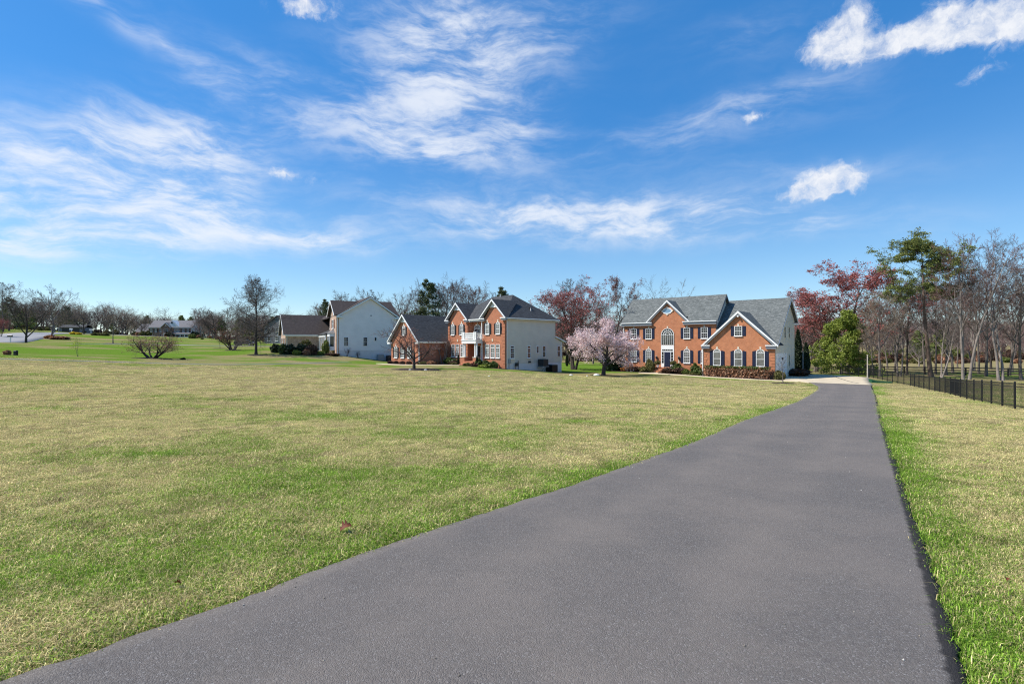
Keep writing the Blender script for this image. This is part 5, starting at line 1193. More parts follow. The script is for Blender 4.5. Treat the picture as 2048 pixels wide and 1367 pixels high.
# ------------------------------------------------------------------ tree planting
def plant():
    g = 'bare trees behind the metal fence'
    T('maple1', 'red_maple', 'tall maple with red buds directly above the green evergreen by the pad', 1700, 84, 18.2, .4, 1.45)
    T('maple1', 'red_maple', 'red budded maple standing just right of the brick house roof', 1630, 90, 15.4, 2.1, 1.45)
    T('maple2', 'red_maple', 'low rusty red maple behind the dark arborvitae', 1612, 104, 11.5, 1.0, 1.6, crown='twig_red')
    T('holly', 'evergreen_tree', 'broad bright green evergreen tree beside the concrete pad', 1682, 77.5, 9.6, .6, .95)
    T('arborvitae', 'arborvitae', 'tall dark arborvitae against the side of the brick house', 1596, 77, 6.7, 0, .74)
    T('arborvitae', 'arborvitae', 'shorter dark arborvitae just right of the tall one', 1612, 75, 4.7, 1.3, .85)
    T('tall1', 'bare_tree', 'thin bare tree with tan twigs just right of the green evergreen', 1760, 71, 12.8, .3, 1.0, g, crown='twig_tan')
    T('young', 'bare_tree', 'small tan twigged bare tree between pad and fence corner', 1746, 74, 7.5, .9, 1.2, g)
    T('fork2', 'bare_tree', 'forked bare tree with grey bark left of the leaning pine', 1796, 72, 13.5, 1.2, .95, g, bark='bark_grey')
    T('tall0', 'bare_tree', 'slim dark bare tree close left of the leaning pine trunk', 1814, 78, 15.5, 2.2, .8, g, bark='bark_dark')
    T('tall2', 'bare_tree', 'bare tree with reddish twigs behind the crown of the pine', 1790, 92, 18, 4.2, .9, g, crown='twig_red')
    T('pine', 'pine_tree', 'tall leaning pine with dark green layered crown above the fence', 1863, 71, 19.8, 0, 1.0)
    T('tall1', 'bare_tree', 'bare tree rising directly behind the leaning pine trunk', 1872, 82, 15, 1.9, .8, g)
    T('fork2', 'bare_tree', 'low forked tree leaning right beside the pine trunk', 1879, 68, 10.0, .35, 1.1, g, bark='bark_pale', lean=.10)
    T('tall2', 'bare_tree', 'bare tree between the low forked tree and the three stemmed tree', 1905, 90, 17, .7, .9, g)
    T('fork3', 'bare_tree', 'very tall pale three stemmed bare tree in the middle of the right trees', 1932, 66, 19.4, .9, .82, g)
    T('tall0', 'bare_tree', 'thin bare tree right behind the three stemmed tree', 1958, 84, 16, 3.3, .8, g)
    T('ornamental', 'bare_tree', 'gnarled dark low tree beyond the wooden rail fence at right', 1982, 105, 9.5, 2.2, .8)
    T('fork2', 'bare_tree', 'tall pale bare tree with V shaped trunk near the right edge', 2004, 64, 18.2, 2.0, .9, g)
    T('tall2', 'bare_tree', 'bare tree at the right picture edge', 2043, 66, 16.5, 2.9, .9, g, crown='twig_red')
    T('tall1', 'bare_tree', 'bare tree behind the V shaped trunk at right', 2024, 92, 15, 5.1, .9, g)
    T('tall0', 'bare_tree', 'bare tree just outside the right edge whose branches reach in', 2085, 70, 17.5, .5, 1.0, g)
    T('ornamental', 'bare_tree', 'small pale multi stemmed tree far behind the fence left of the pine', 1838, 118, 7, .2, .8, crown='twig_grey', bark='bark_pale')
    T('tall2', 'bare_tree', 'thin bare tree far behind the fence corner', 1775, 108, 14, 1.2, .9, crown='twig_red')
    T('tall1', 'bare_tree', 'thin dark trunk among the far trees right of the pine', 1915, 112, 14, 2.6, .8)
    for i, (k, px, d, h, w_, lb) in enumerate((('tall2', 1848, 96, 16, .9, 'bare tree in the gap just left of the leaning pine trunk, further back'), ('tall0', 1892, 78, 15.5, .85, 'thin bare tree right of the low forked tree'), ('fork3', 1946, 98, 17.5, .8, 'three stemmed bare tree well behind the very tall three stemmed one'), ('tall1', 1972, 76, 17.5, .85, 'tall bare tree midway between the three stemmed tree and the V shaped trunk'), ('tall2', 2018, 79, 16.5, .9, 'bare tree right behind the V shaped trunk stem'), ('tall0', 1732, 96, 14, 1.0, 'bare tree rising behind the right side of the green evergreen'))):
        T(k, 'bare_tree', lb, px, d, h, i * 1.1 + .4, w_, g, crown=('twig_red', 'twig_brown', 'twig_grey')[i % 3])
    # around the middle houses
    T('cherry', 'cherry_tree', 'pink blossoming cherry tree between the two brick houses', 1207, 66, 7.5, .8, 1.02)
    T('maple0', 'red_maple', 'big spreading red maple behind the grey siding wall', 1146, 86, 14.9, 1.5, 1.3)
    T('tall1', 'bare_tree', 'tall thin bare tree rising over the red maple', 1143, 112, 20, .4, .9)
    T('maple2', 'bare_tree', 'tall rusty tree left of the grey brick house roof', 1222, 100, 18.0, .2, .78)
    T('vase0', 'bare_tree', 'bare tree rising behind the left end of the brick house roof', 1292, 112, 18.6, 1.1, .95, bark='bark_grey', crown='twig_grey')
    T('tall0', 'bare_tree', 'thin bare tree between the red maple and the rusty tree', 1186, 120, 15.5, .9, 1)
    T('tall2', 'bare_tree', 'dark trunk behind the cherry tree at left', 1139, 112, 11, 2.2, .8, bark='bark_dark')
    T('arborvitae', 'evergreen_shrub', 'small dark evergreen cone on the lawn behind the cherry', 1134, 104, 2.6, .4, 1.0)
    T('ornamental', 'lawn_tree', 'low spreading bare tree in a mulch ring before the middle house', 828, 62, 5.9, .5, 1.2)
    T('crape', 'crape_myrtle', 'pale multi stemmed bare tree by the middle house entrance', 886, 76.2, 4.6, .3, 1.0)
    T('bare_sapling', 'sapling', 'small bare sapling in a mulch ring beside the driveway', 1566, 53, 3.3, 1.0, .8)
    bk = 'bare trees behind the middle house'
    for i, (k, px, d, h, w, lb) in enumerate((
            ('vase1', 800, 116, 15.5, .85, 'bare tree rising just right of the pale siding gable'), ('tall0', 828, 118, 16, .9, 'bare tree left of the dark conifer behind the garage roof'), ('tall1', 872, 112, 17.5, .9, 'bare tree directly right of the dark conifer'),
            ('tall2', 893, 121, 18.8, 1, 'tall bare tree above the left gable of the middle house'), ('tall0', 915, 116, 18.4, 1, 'bare tree between the two front gables of the middle house'), ('tall1', 938, 124, 19, 1, 'bare tree left of the right front gable'),
            ('tall2', 962, 117, 18, 1, 'bare tree behind the right front gable'), ('tall0', 985, 126, 17.5, 1, 'bare tree left of the small dark evergreen top'))):
        T(k, 'bare_tree', lb, px, d, h, i * 1.3, w, bk, crown='twig_brown' if i % 3 else 'twig_red')
    T('conifer', 'conifer', 'tall dark conifer behind the garage wing of the middle house', 855, 110, 17.2, .2, .95)
    T('conifer', 'conifer', 'dark evergreen top showing above the middle house roof', 1003, 122, 17.6, 1.2, .9)
    T('conifer', 'conifer', 'yellow green evergreen low behind the middle house garage roof', 845, 98, 10.6, 2.2, 1.2)
    T('tall2', 'bare_tree', 'thin bare treetop above the brown roofed house', 682, 150, 17.5, .6, .9)
    T('tall1', 'bare_tree', 'bare treetop over the peak of the pale siding gable', 745, 150, 18.5, 2.6, .9)
    T('conifer', 'conifer', 'dark evergreen between the roofs of the brown roofed house', 650, 135, 13, 1.6, .9)
    # left side
    T('pin', 'lawn_tree', 'tall symmetrical bare tree standing alone on the green lawn', 512, 85, 13.2, .4, .86)
    T('vase0', 'lawn_tree', 'dark bare street tree at far left behind the mailbox', 52, 106, 11.9, .2, .95)
    T('vase1', 'lawn_tree', 'round bare tree in the mulch bed by the left street', 103, 132, 8.6, 1.4, 1.05, bark='bark_grey')
    T('vase1', 'bare_tree', 'tall pale fan shaped bare tree beyond the left street', 108, 178, 17, 2.9, .95, bark='bark_pale', crown='twig_grey')
    T('tall1', 'bare_tree', 'tall bare tree at the left picture edge', 6, 150, 15.5, 1, 1.1)
    T('conifer', 'conifer', 'olive evergreen at the left edge beyond the street', 18, 165, 11, .5, 1.3, crown='twig_tan')
    T('vase0', 'bare_tree', 'pale wide bare tree behind the yellow bushes', 168, 168, 9.8, 3.3, 1.1, crown='twig_grey')
    T('young', 'lawn_tree', 'oval young bare tree in a mulch ring on the far left lawn', 226, 120, 8.3, .4, 1.15)
    T('sapling', 'sapling', 'tiny sapling with bright yellow green leaves on the left lawn', 156, 68, 2.7, 2.6, 1.2)
    T('magnolia', 'magnolia', 'low wide multi stemmed budding tree on the left lawn', 305, 70, 3.5, .5, 1.75)
    T('young', 'sapling', 'slender young tree right behind the low wide magnolia', 343, 106, 4.8, 1.5, .9, crown='twig_red')
    T('young', 'sapling', 'slender young tree left of the brown multi stemmed shrub', 440, 101, 4.0, 2.5, .9)
    T('magnolia', 'bare_shrub', 'brown multi stemmed bare shrub left of the tall lawn tree', 465, 95, 4.3, 2.2, 1.3, crown='twig_brown')
    lf = 'bare trees right of the distant house'
    for i, (k, px, d, h, w, lb) in enumerate((('tall0', 404, 215, 13.5, .9, 'thin bare tree just right of the distant house'), ('tall2', 418, 200, 12, .9, 'second thin bare tree right of the distant house'), ('vase1', 432, 185, 11.5, 1, 'spreading bare tree in the gap right of the distant house'), ('tall1', 455, 165, 11.5, 1, 'bare tree left of the tall lawn tree, further back'), ('tall2', 478, 160, 12, 1, 'bare tree behind the brown multi stemmed shrub'))):
        T(k, 'bare_tree', lb, px, d, h, i * 1.7, w, lf)
    T('vase1', 'bare_tree', 'dark bare tree in front of the distant house garage', 282, 215, 8, 1.2, .9)
    T('vase0', 'bare_tree', 'bare tree between the oval young tree and the distant house', 250, 200, 10.5, 2.2, .9)
    T('vase1', 'bare_tree', 'bare tree left of the oval young tree, further back', 200, 195, 10, .2, .9, crown='twig_grey')
    T('maple0', 'red_maple', 'low dark red tree at the left picture edge', 2, 128, 4.8, .2, .9)
    T('conifer', 'conifer', 'dark evergreen among the trees behind the yellow bushes', 132, 205, 10.5, .8, 1.2)


plant()


def gn_scatter(name, pts, rot, scl, idx, sources, extra=None, label=None, kind='stuff'):
    me = bpy.data.meshes.new(name); me.vertices.add(len(pts)); me.vertices.foreach_set('co', np.asarray(pts, np.float32).ravel())
    def at(n, ty, v, key='value'): a = me.attributes.new(n, ty, 'POINT'); a.data.foreach_set(key, np.asarray(v).ravel())
    at('rot', 'FLOAT_VECTOR', np.asarray(rot, np.float32), 'vector'); at('scl', 'FLOAT_VECTOR', np.asarray(scl, np.float32), 'vector'); at('idx', 'INT', np.asarray(idx, np.int32))
    for k, v in (extra or {}).items(): at(k, 'FLOAT', np.asarray(v, np.float32))
    o = link(bpy.data.objects.new(name, me)); props(o, label, None, None, kind)
    ng = bpy.data.node_groups.new(name, 'GeometryNodeTree'); ng.interface.new_socket('Geometry', in_out='INPUT', socket_type='NodeSocketGeometry'); ng.interface.new_socket('Geometry', in_out='OUTPUT', socket_type='NodeSocketGeometry')
    N = ng.nodes; gi = N.new('NodeGroupInput'); go = N.new('NodeGroupOutput'); ip = N.new('GeometryNodeInstanceOnPoints'); jn = N.new('GeometryNodeJoinGeometry')
    for s in sources[::-1]:
        oi = N.new('GeometryNodeObjectInfo'); oi.inputs['Object'].default_value = s; oi.inputs['As Instance'].default_value = True; ng.links.new(oi.outputs['Geometry'], jn.inputs[0])
    def na(n, ty): q = N.new('GeometryNodeInputNamedAttribute'); q.data_type = ty; q.inputs[0].default_value = n; return q.outputs[0]
    ng.links.new(gi.outputs[0], ip.inputs['Points']); ng.links.new(jn.outputs[0], ip.inputs['Instance']); ip.inputs['Pick Instance'].default_value = True
    ng.links.new(na('idx', 'INT'), ip.inputs['Instance Index']); ng.links.new(na('rot', 'FLOAT_VECTOR'), ip.inputs['Rotation']); ng.links.new(na('scl', 'FLOAT_VECTOR'), ip.inputs['Scale'])
    ng.links.new(ip.outputs[0], go.inputs[0]); md = o.modifiers.new('scatter', 'NODES'); md.node_group = ng; return o


def woods():
    rng = np.random.default_rng(77); P = []; S = []; I = []
    def band(px0, px1, d0, d1, n, h0, h1, mix):
        for _ in range(n):
            px = rng.uniform(px0, px1); d = rng.uniform(d0, d1); x, y = spot(px, d); P.append((x, y)); h = rng.uniform(h0, h1) / 10; S.append((h * rng.uniform(.85, 1.3), h * rng.uniform(.85, 1.3), h)); I.append(rng.choice(len(mix), p=np.array(mix) / sum(mix)))
    band(1560, 2300, 140, 175, 90, 9, 12.5, (5, 3, 2, .3)); band(1500, 2400, 175, 260, 240, 12, 16, (6, 3, 2, .2))
    band(1040, 1420, 135, 210, 150, 9, 13, (4, 4, 2, .4)); band(640, 1060, 140, 215, 160, 10, 14.5, (2, 4, 2, .5))
    band(-220, 250, 215, 300, 120, 9, 15, (1, 4, 3, .8)); band(-260, 60, 170, 220, 26, 7, 11, (1, 3, 3, 1.6)); band(240, 420, 290, 380, 90, 10, 13, (2, 4, 2, .4)); band(390, 660, 190, 300, 130, 8, 12, (3, 4, 2, .5))
    for a in np.linspace(0, 2 * math.pi, 260):     # the woods go on all round, behind the viewer too
        d = rng.uniform(260, 420); x, y = d * math.sin(a), d * math.cos(a)
        P.append((x, y)); h = rng.uniform(11, 16) / 10; S.append((h, h, h)); I.append(rng.choice(4, p=[.35, .35, .22, .08]))
    P = np.array(P); Z = HH(P[:, 0], P[:, 1]); rot = np.zeros((len(P), 3)); rot[:, 2] = rng.random(len(P)) * 6.28
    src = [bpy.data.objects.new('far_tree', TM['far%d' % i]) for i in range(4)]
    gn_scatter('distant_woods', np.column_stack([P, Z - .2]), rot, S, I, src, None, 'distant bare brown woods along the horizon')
    # brushy undergrowth below the far right woods
    ball_src = [bpy.data.objects.new('brush', shrub_mesh('brush%d' % i, 900 + i, m, .9)) for i, m in enumerate(('leaf_olive', 'leaf_brown', 'leaf_lime', 'leaf_copper'))]
    P = []; S = []; I = []
    for (px0, px1, d0, d1, n, s0, s1, mix) in ((1480, 2300, 132, 200, 260, .8, 2.2, (4, 4, 1.2, 2)), (640, 1420, 130, 180, 130, .6, 1.8, (3, 5, .6, 1)), (-200, 300, 190, 260, 120, .6, 2.0, (3, 5, .4, 1.5)), (380, 660, 170, 230, 80, .6, 1.6, (2, 5, .3, 2))):
        for _ in range(n):
            px = rng.uniform(px0, px1); d = rng.uniform(d0, d1); P.append(spot(px, d)); s = rng.uniform(s0, s1); S.append((s * 1.3, s * 1.3, s)); I.append(rng.choice(4, p=np.array(mix) / sum(mix)))
    P = np.array(P); Z = HH(P[:, 0], P[:, 1]); rot = np.zeros((len(P), 3)); rot[:, 2] = rng.random(len(P)) * 6.28
    gn_scatter('woodland_brush', np.column_stack([P, Z]), rot, S, I, ball_src, None, 'brushy undergrowth at the foot of the far woods')


def shrub_mesh(name, seed, leaf, flatten=.85, n=700, size=.16, core=.78, twig=False):
    rng = np.random.default_rng(seed); d = unit(rng.normal(0, 1, (n, 3)))
    lump = 1 + .13 * np.sin(d[:, 0] * 5 + seed) + .12 * np.sin(d[:, 1] * 6 + 2 * seed) + .09 * np.sin(d[:, 2] * 7)
    C = d * (lump * (.84 + .2 * rng.random(n)))[:, None] * .5; C[:, 2] = np.maximum(C[:, 2] * flatten * 1.12 + .46, .0)
    V, F = tris_at(rng, C, size, 2, 0, .02); V[:, 2] = np.maximum(V[:, 2], -.02)
    zc = np.linspace(-.95, .98, 9); cp = np.stack([zc * 0, zc * 0, .45 + zc * .5 * core * flatten * 1.1], 1)[None]; cr = (.5 * core * np.sqrt(np.clip(1 - zc ** 2, .01, 1)))[None]
    if core > 0: V, F = join([tubes(cp, cr, 9), (V, F)])
    else: F = [F]
    return mesh_np(name, V, F, MATS[leaf])


SHRUBS = {}
def shrub(name, label, x, y, w, h, leaf, group=None, cat='shrub', z=None, rz=0.0):
    if leaf not in SHRUBS: SHRUBS[leaf] = shrub_mesh('shrub_' + leaf, len(SHRUBS) + 3, leaf)
    o = bpy.data.objects.new(name, SHRUBS[leaf]); o.location = (x, y, (H(x, y) if z is None else z) - .04); o.rotation_euler = (0, 0, rz + x); o.scale = (w, w, h); link(o); return props(o, label, cat, group)


def disc(name, x, y, rx, ry, material, lift=.03, dome=.06, label=None, rz=0.0, jag=.12, seed=0):
    """low mulch bed lying on the lawn"""
    rng = np.random.default_rng(seed + 5); k = 40; rr = np.array([0, .35, .7, .9, 1.0]); a = np.linspace(0, 2 * math.pi, k, endpoint=False); wob = 1 + jag * (np.sin(a * 3 + seed) * .5 + rng.normal(0, .35, k))
    c, s = math.cos(rz), math.sin(rz); V = []
    for q in rr:
        X = q * rx * np.cos(a) * wob; Y = q * ry * np.sin(a) * wob; gx = x + c * X - s * Y; gy = y + s * X + c * Y
        V.append(np.column_stack([gx, gy, HH(gx, gy) + lift + dome * (1 - q * q) + (rng.normal(0, .012, k) if q < 1 else -.08)]))
    V = np.vstack(V); F = []
    for r in range(len(rr) - 1):
        i = r * k + np.arange(k); j = r * k + (np.arange(k) + 1) % k; F.append(np.stack([i, i + k, j + k, j], 1))
    o = link(bpy.data.objects.new(name, mesh_np(name, V, F, MATS[material]))); return props(o, label, None, None, 'structure')


woods()


def garden():
    w = H1.world
    def bed(pts, hh, name, label):
        L = [hh.world(*p) for p in pts[0]]; R = [hh.world(*p) for p in pts[1]]; loft(name, L, R, MATS['mulch'], .05, 30, 8, label=label)
    bed(([(-23.5, 2.5), (-18, 2.5), (-9.1, 2.5)], [(-23.5, -.2), (-18, -.3), (-9.1, -.8)]), H1, 'mulch_bed', 'dark mulch bed along the main front of the brick house')
    bed(([(-9.3, .1), (-4, .1), (.8, .1)], [(-9.3, -1.75), (-4, -1.8), (1.2, -1.9)]), H1, 'mulch_bed', 'dark mulch bed under the copper hedge of the garage wing')
    L = [w(-17.4, -.95), w(-12, -1.35), w(-6, -1.95), (31.55, 61.9), (33.3, 59.9)]; R = [w(-17.8, -2.15), w(-12, -2.55), w(-6, -3.1), (31.4, 60.5), (33.25, 58.2)]
    loft('walkway', L, R, MATS['concrete'], .07, 60, 6, label='pale concrete walk along the front of the brick house')
    loft('front_path', [w(-16.6, .9), w(-16.9, -1.5)], [w(-14.2, .9), w(-15.0, -1.5)], MATS['concrete'], .06, 12, 6, label='short pale path from walk to the brick steps')
    for nm, lb, x, y, ww, hh, lf in (
            ('evergreen_shrub', 'big dark evergreen shrub at the left corner of the brick house', -23.9, 1.2, 2.9, 2.7, 'leaf_dark'), ('shrub', 'small orange brown shrub left of the brick house corner window', -21.6, 1.0, 1.2, .85, 'leaf_orange'),
            ('shrub', 'wide brown low shrub under the leftmost window of the brick house', -19.9, 1.2, 2.0, .85, 'leaf_brown'), ('shrub', 'brown green low shrub under the second window', -18.3, 1.1, 1.7, .9, 'leaf_olive'),
            ('shrub', 'upright olive shrub left of the brick door steps', -17.45, 1.0, 1.2, 2.0, 'leaf_olive'), ('boxwood', 'round green boxwood just right of the brick door steps', -13.25, 1.1, 1.6, 1.45, 'leaf_box'),
            ('shrub', 'dark red brown shrub in front of the right side of the steps', -14.2, -.1, 1.6, .9, 'leaf_brown'), ('shrub', 'dark brown shrub right of the round boxwood', -12.5, .4, 1.7, .95, 'leaf_brown'),
            ('shrub', 'bright lime green shrub in the bed before the right windows', -11.45, -.1, 1.1, .85, 'leaf_lime'), ('shrub', 'upright green shrub between the two right windows', -10.75, 1.5, 1.1, 1.6, 'leaf_box'),
            ('boxwood', 'squat green boxwood tucked beside the garage wing corner', -9.75, .5, 1.5, 1.0, 'leaf_box'), ('shrub', 'low pale ground cover clump in front of the squat boxwood', -10.6, -.5, 1.7, .35, 'leaf_olive'),
            ('shrub', 'olive shrub at the right end of the copper hedge', .75, -.9, 1.1, 1.2, 'leaf_olive'), ('shrub', 'low brown clump right of the front path', -15.0, -.2, 1.1, .5, 'leaf_copper')):
        x, y = w(x, y); shrub(nm, lb, x, y, ww, hh, lf)
    x, y = spot(1588, 71); shrub('weeping_shrub', 'low spreading red brown weeping shrub beside the garage doors', x, y, 3.4, 1.05, 'leaf_brown')
    # copper hedge with a clipped green top
    rng = np.random.default_rng(31); x0, x1 = -8.5, -.4; n = 5200
    hx = rng.uniform(x0, x1, n); hy = rng.uniform(-1.35, -.35, n); hz = rng.random(n)
    a, b = w(x0, -.85), w(x1, -.85); zb = min(H(*a), H(*b)); root = empty('hedge', (*w((x0 + x1) / 2, -.85), zb), H1.r); props(root, 'long clipped copper brown hedge with green top under the garage windows', 'hedge')
    off = (x0 + x1) / 2
    C = np.column_stack([hx - off, hy + .85, hz * 1.42 + .05]); V, F = tris_at(rng, C, .17, 1, 0, .03); o = bpy.data.objects.new('leaves', mesh_np('leaves', V, [F], MATS['leaf_copper'])); link(o, root)
    m = 2200; C = np.column_stack([rng.uniform(x0, x1, m) - off, rng.uniform(-.52, .52, m), 1.42 + rng.normal(0, .05, m) + .05 * np.sin(rng.uniform(x0, x1, m) * 3)]); V, F = tris_at(rng, C, .16, 1, 0, .03); link(bpy.data.objects.new('top_growth', mesh_np('top_growth', V, [F], MATS['leaf_box'])), root)
    st = 150; p0 = np.column_stack([rng.uniform(x0, x1, st) - off, rng.uniform(-.25, .25, st), np.full(st, -.1)]); P = polyline(rng, p0, np.column_stack([rng.normal(0, .35, st), rng.normal(0, .25, st), np.ones(st)]), np.full(st, 1.45), 5, .08, .03)
    V, F = tubes(P, np.full((st, 5), .016), 3); link(bpy.data.objects.new('stems', mesh_np('stems', V, [F], MATS['twig_tan'])), root)
    # sapling mulch ring, tree rings
    for px, d, rx, ry, nm, lb in ((1566, 53, 1.35, .9, 'mulch_ring', 'dark mulch ring round the driveway sapling'), (832, 62, 3.2, 2.2, 'mulch_ring', 'dark mulch ring with stones round the low spreading tree'), (515, 84.5, 1.8, 1.2, 'mulch_ring', 'mulch at the foot of the tall lawn tree'), (226, 120, 2.6, 1.6, 'mulch_ring', 'mulch ring under the oval young tree'), (305, 70, 3.0, .9, 'mulch_ring', 'long mulch bed under the low wide magnolia'), (343, 106, 1.0, .8, 'mulch_ring', 'mulch ring of the slender tree behind the magnolia'), (440, 101, 1.6, 1, 'mulch_ring', 'mulch ring of the slender tree left of the shrub'), (465, 95, 1.5, 1, 'mulch_ring', 'mulch under the brown multi stemmed shrub'), (1207, 66, 1.9, 1.1, 'mulch_ring', 'mulch at the foot of the cherry'), (48, 106, 4.0, 1.6, 'mulch_ring', 'mulch under the dark street tree at far left'), (112, 131, 4.5, 2, 'mulch_ring', 'mulch bed by the left street')):
        x, y = spot(px, d); disc(nm, x, y, rx, ry, 'mulch', label=lb, seed=int(px))
    # middle house
    w2 = H2.world
    L = [w2(-20.8, -5.35), w2(-13.2, -5.35), w2(-13.0, -.6), w2(-8.6, -.3), w2(-.1, -.05), w2(.3, .2)]; R = [w2(-20.8, -6.6), w2(-12.2, -6.9), w2(-10.6, -3.6), w2(-8.4, -2.4), w2(-4.5, -2.3), w2(.6, -.8)]
    loft('mulch_bed', L, R, MATS['mulch'], .05, 60, 8, label='dark mulch bed along the front of the middle house')
    strip('front_walk', [w2(-21.5, -7.0), w2(-14, -7.6), w2(-9.3, -4.6), w2(-6.6, -2.6)], 1.0, MATS['concrete'], .06, 40, label='pale curved walk to the middle house entrance')
    for i, (x, y, ww, hh, lf, lb) in enumerate(((-4.1, -1.1, 1.1, 1.05, 'leaf_box', 'green shrub below the left pane of the right triple window'), (-2.7, -1.0, 1.1, .95, 'leaf_box', 'green shrub below the middle of the right triple window'), (-1.3, -.9, 1.1, .95, 'leaf_box', 'green shrub nearest the grey siding corner'), (-4.0, -1.9, 1.0, .5, 'leaf_brown', 'low brown clump before the right green shrubs'), (-2.1, -1.8, 1.5, .5, 'leaf_holly', 'low bright green clump before the right bay'),
                                                (-10.9, -1.2, 1.7, 1.0, 'leaf_box', 'green shrub below the left triple window'), (-9.5, -1.5, 1.1, .6, 'leaf_brown', 'brown clump left of the entrance steps'), (-12.0, -3.2, 1.3, .7, 'leaf_copper', 'copper clump behind the pale crape myrtle'), (-11.3, -4.2, 1.2, .6, 'leaf_copper', 'copper clump before the pale crape myrtle'), (-12.4, -5.0, 1.2, .5, 'leaf_olive', 'olive clump at the garage wing corner'), (-8.5, -2.2, .9, .4, 'leaf_olive', 'olive ground cover by the entrance walk'), (-5.6, -2.1, 1.0, .5, 'leaf_olive', 'olive clump right of the entrance steps'))):
        x, y = w2(x, y); shrub('shrub', lb, x, y, ww, hh, lf)
    for k, x in enumerate((-19.9, -18.3, -16.4, -14.6)): shrub('shrub', ('leftmost', 'second', 'third', 'rightmost')[k] + ' of the four small brown bushes under the garage wing windows', *w2(x, -5.9), .75, .55, 'leaf_brown', 'small bushes under the garage wing windows')
    for k, (x, y, side) in enumerate(((-8.75, -1.2, 'left'), (-4.2, -1.45, 'right'))):
        x, y = w2(x, y); tree('arborvitae', 'dwarf_cypress', 'small dark cypress ' + side + ' of the entrance columns', x, y, 1.6, 0, .9, 'entrance cypresses', cat='shrub')
    # brown roofed house
    for px, d, ww, hh, lf, nm, lb in ((553, 90, 1.9, 1.5, 'leaf_dark', 'hedge_shrub', 'dark clipped shrub left of the brown roofed garage'), (567, 87, 1.5, 1.7, 'leaf_box', 'hedge_shrub', 'olive green clipped shrub in front of the garage gable'), (580, 87, 1.9, 1.7, 'leaf_dark', 'hedge_shrub', 'dark clipped shrub at the garage corner'), (606, 88, 2.3, 1.75, 'leaf_dark', 'hedge_shrub', 'broad dark clipped shrub before the brick garage wall'), (593, 86, 1.2, .8, 'leaf_holly', 'shrub', 'small bright green shrub between the dark clipped shrubs'), (623, 87, 1.7, 1.8, 'leaf_brown', 'shrub', 'round brown shrub left of the porch'), (613, 86, 1.2, 1.0, 'leaf_copper', 'shrub', 'small copper shrub in front of the round brown one'), (611, 93, 2.0, 2.3, 'leaf_olive', 'shrub', 'tall pale olive shrub against the brick garage wall'), (652, 91.2, 1.3, 2.4, 'leaf_lime', 'shrub', 'tall green shrub beside the white bay window'), (640, 88, 1.3, .7, 'leaf_holly', 'shrub', 'low green shrub at the porch steps'), (663, 88.5, 2.2, .45, 'leaf_brown', 'shrub', 'low brown ground cover below the bay window')):
        x, y = spot(px, d); shrub(nm, lb, x, y, ww, hh, lf)
    for px, d, ww, hh, lf, lb in ((15, 65, .7, .65, 'leaf_copper', 'small round tan bush at the left edge of the near green lawn'), (146, 158, 1.7, .85, 'flower_yellow', 'larger yellow flowering bush by the far street'), (157, 158, 1.5, .7, 'flower_yellow', 'smaller yellow flowering bush right of the larger one'), (119, 130, 3.6, .9, 'leaf_copper', 'long low copper bush in the mulch bed by the street'), (100, 131, 2.0, .9, 'leaf_orange', 'reddish low bush left of the black post in the mulch bed'), (195, 160, 3, .9, 'leaf_olive', 'left tan clump in the bed right of the yellow bushes'), (208, 160, 2.6, .9, 'leaf_olive', 'right tan clump in the bed right of the yellow bushes'), (366, 70, .6, .3, 'leaf_dark', 'small dark clump at the right end of the magnolia bed'), (392, 246, 5.5, 3.6, 'leaf_dark', 'large dark evergreen bush at the right end of the distant house'), (339, 246, 3.5, 3.4, 'leaf_dark', 'dark evergreen bush left of the distant house porch')):
        x, y = spot(px, d); shrub('shrub', lb, x, y, ww, hh, lf)


garden()


# ------------------------------------------------------------------ fences
def picket_fence(name, label, line, hgt=1.22, step=2.13):
    p = np.array(line, float); s = np.concatenate([[0], np.cumsum(np.hypot(*np.diff(p, axis=0).T))]); n = max(2, int(round(s[-1] / step)) + 1); q = np.linspace(0, s[-1], n)
    X = np.interp(q, s, p[:, 0]); Y = np.interp(q, s, p[:, 1]); Z = HH(X, Y)
    root = empty(name, (X[0], Y[0], Z[0])); props(root, label, 'fence'); o0 = Vector((X[0], Y[0], Z[0]))
    post = MB().box(-.032, .032, -.032, .032, -.1, hgt + .04).solid([(-.012, -.012, hgt + .075), (.012, -.012, hgt + .075), (.012, .012, hgt + .075), (-.012, .012, hgt + .075)], [(-.042, -.042, hgt + .042), (.042, -.042, hgt + .042), (.042, .042, hgt + .042), (-.042, .042, hgt + .042)]).mesh('post', MATS['black_metal'])
    for i in range(n):
        a = math.atan2(Y[min(i + 1, n - 1)] - Y[max(i - 1, 0)], X[min(i + 1, n - 1)] - X[max(i - 1, 0)])
        o = bpy.data.objects.new('post', post); o.location = (X[i] - o0.x, Y[i] - o0.y, Z[i] - o0.z); o.rotation_euler = (0, 0, a); link(o, root)
    for i in range(n - 1):
        A = Vector((X[i], Y[i], Z[i])) - o0; Bv = Vector((X[i + 1], Y[i + 1], Z[i + 1])) - o0; d = Bv - A
        for z in (.16, hgt - .17, hgt - .02): MB().bar(A + Vector((0, 0, z)), Bv + Vector((0, 0, z)), .028, .034).obj('rail', 'black_metal', root)
        k = int(d.length / .112); mb = MB()
        for j in range(1, k):
            c = A + d * (j / k); mb.box(c.x - .0052, c.x + .0052, c.y - .0052, c.y + .0052, c.z + .07, c.z + hgt + .01)
        o = mb.obj('pickets', 'black_metal', root); o['kind'] = 'stuff'
    return root


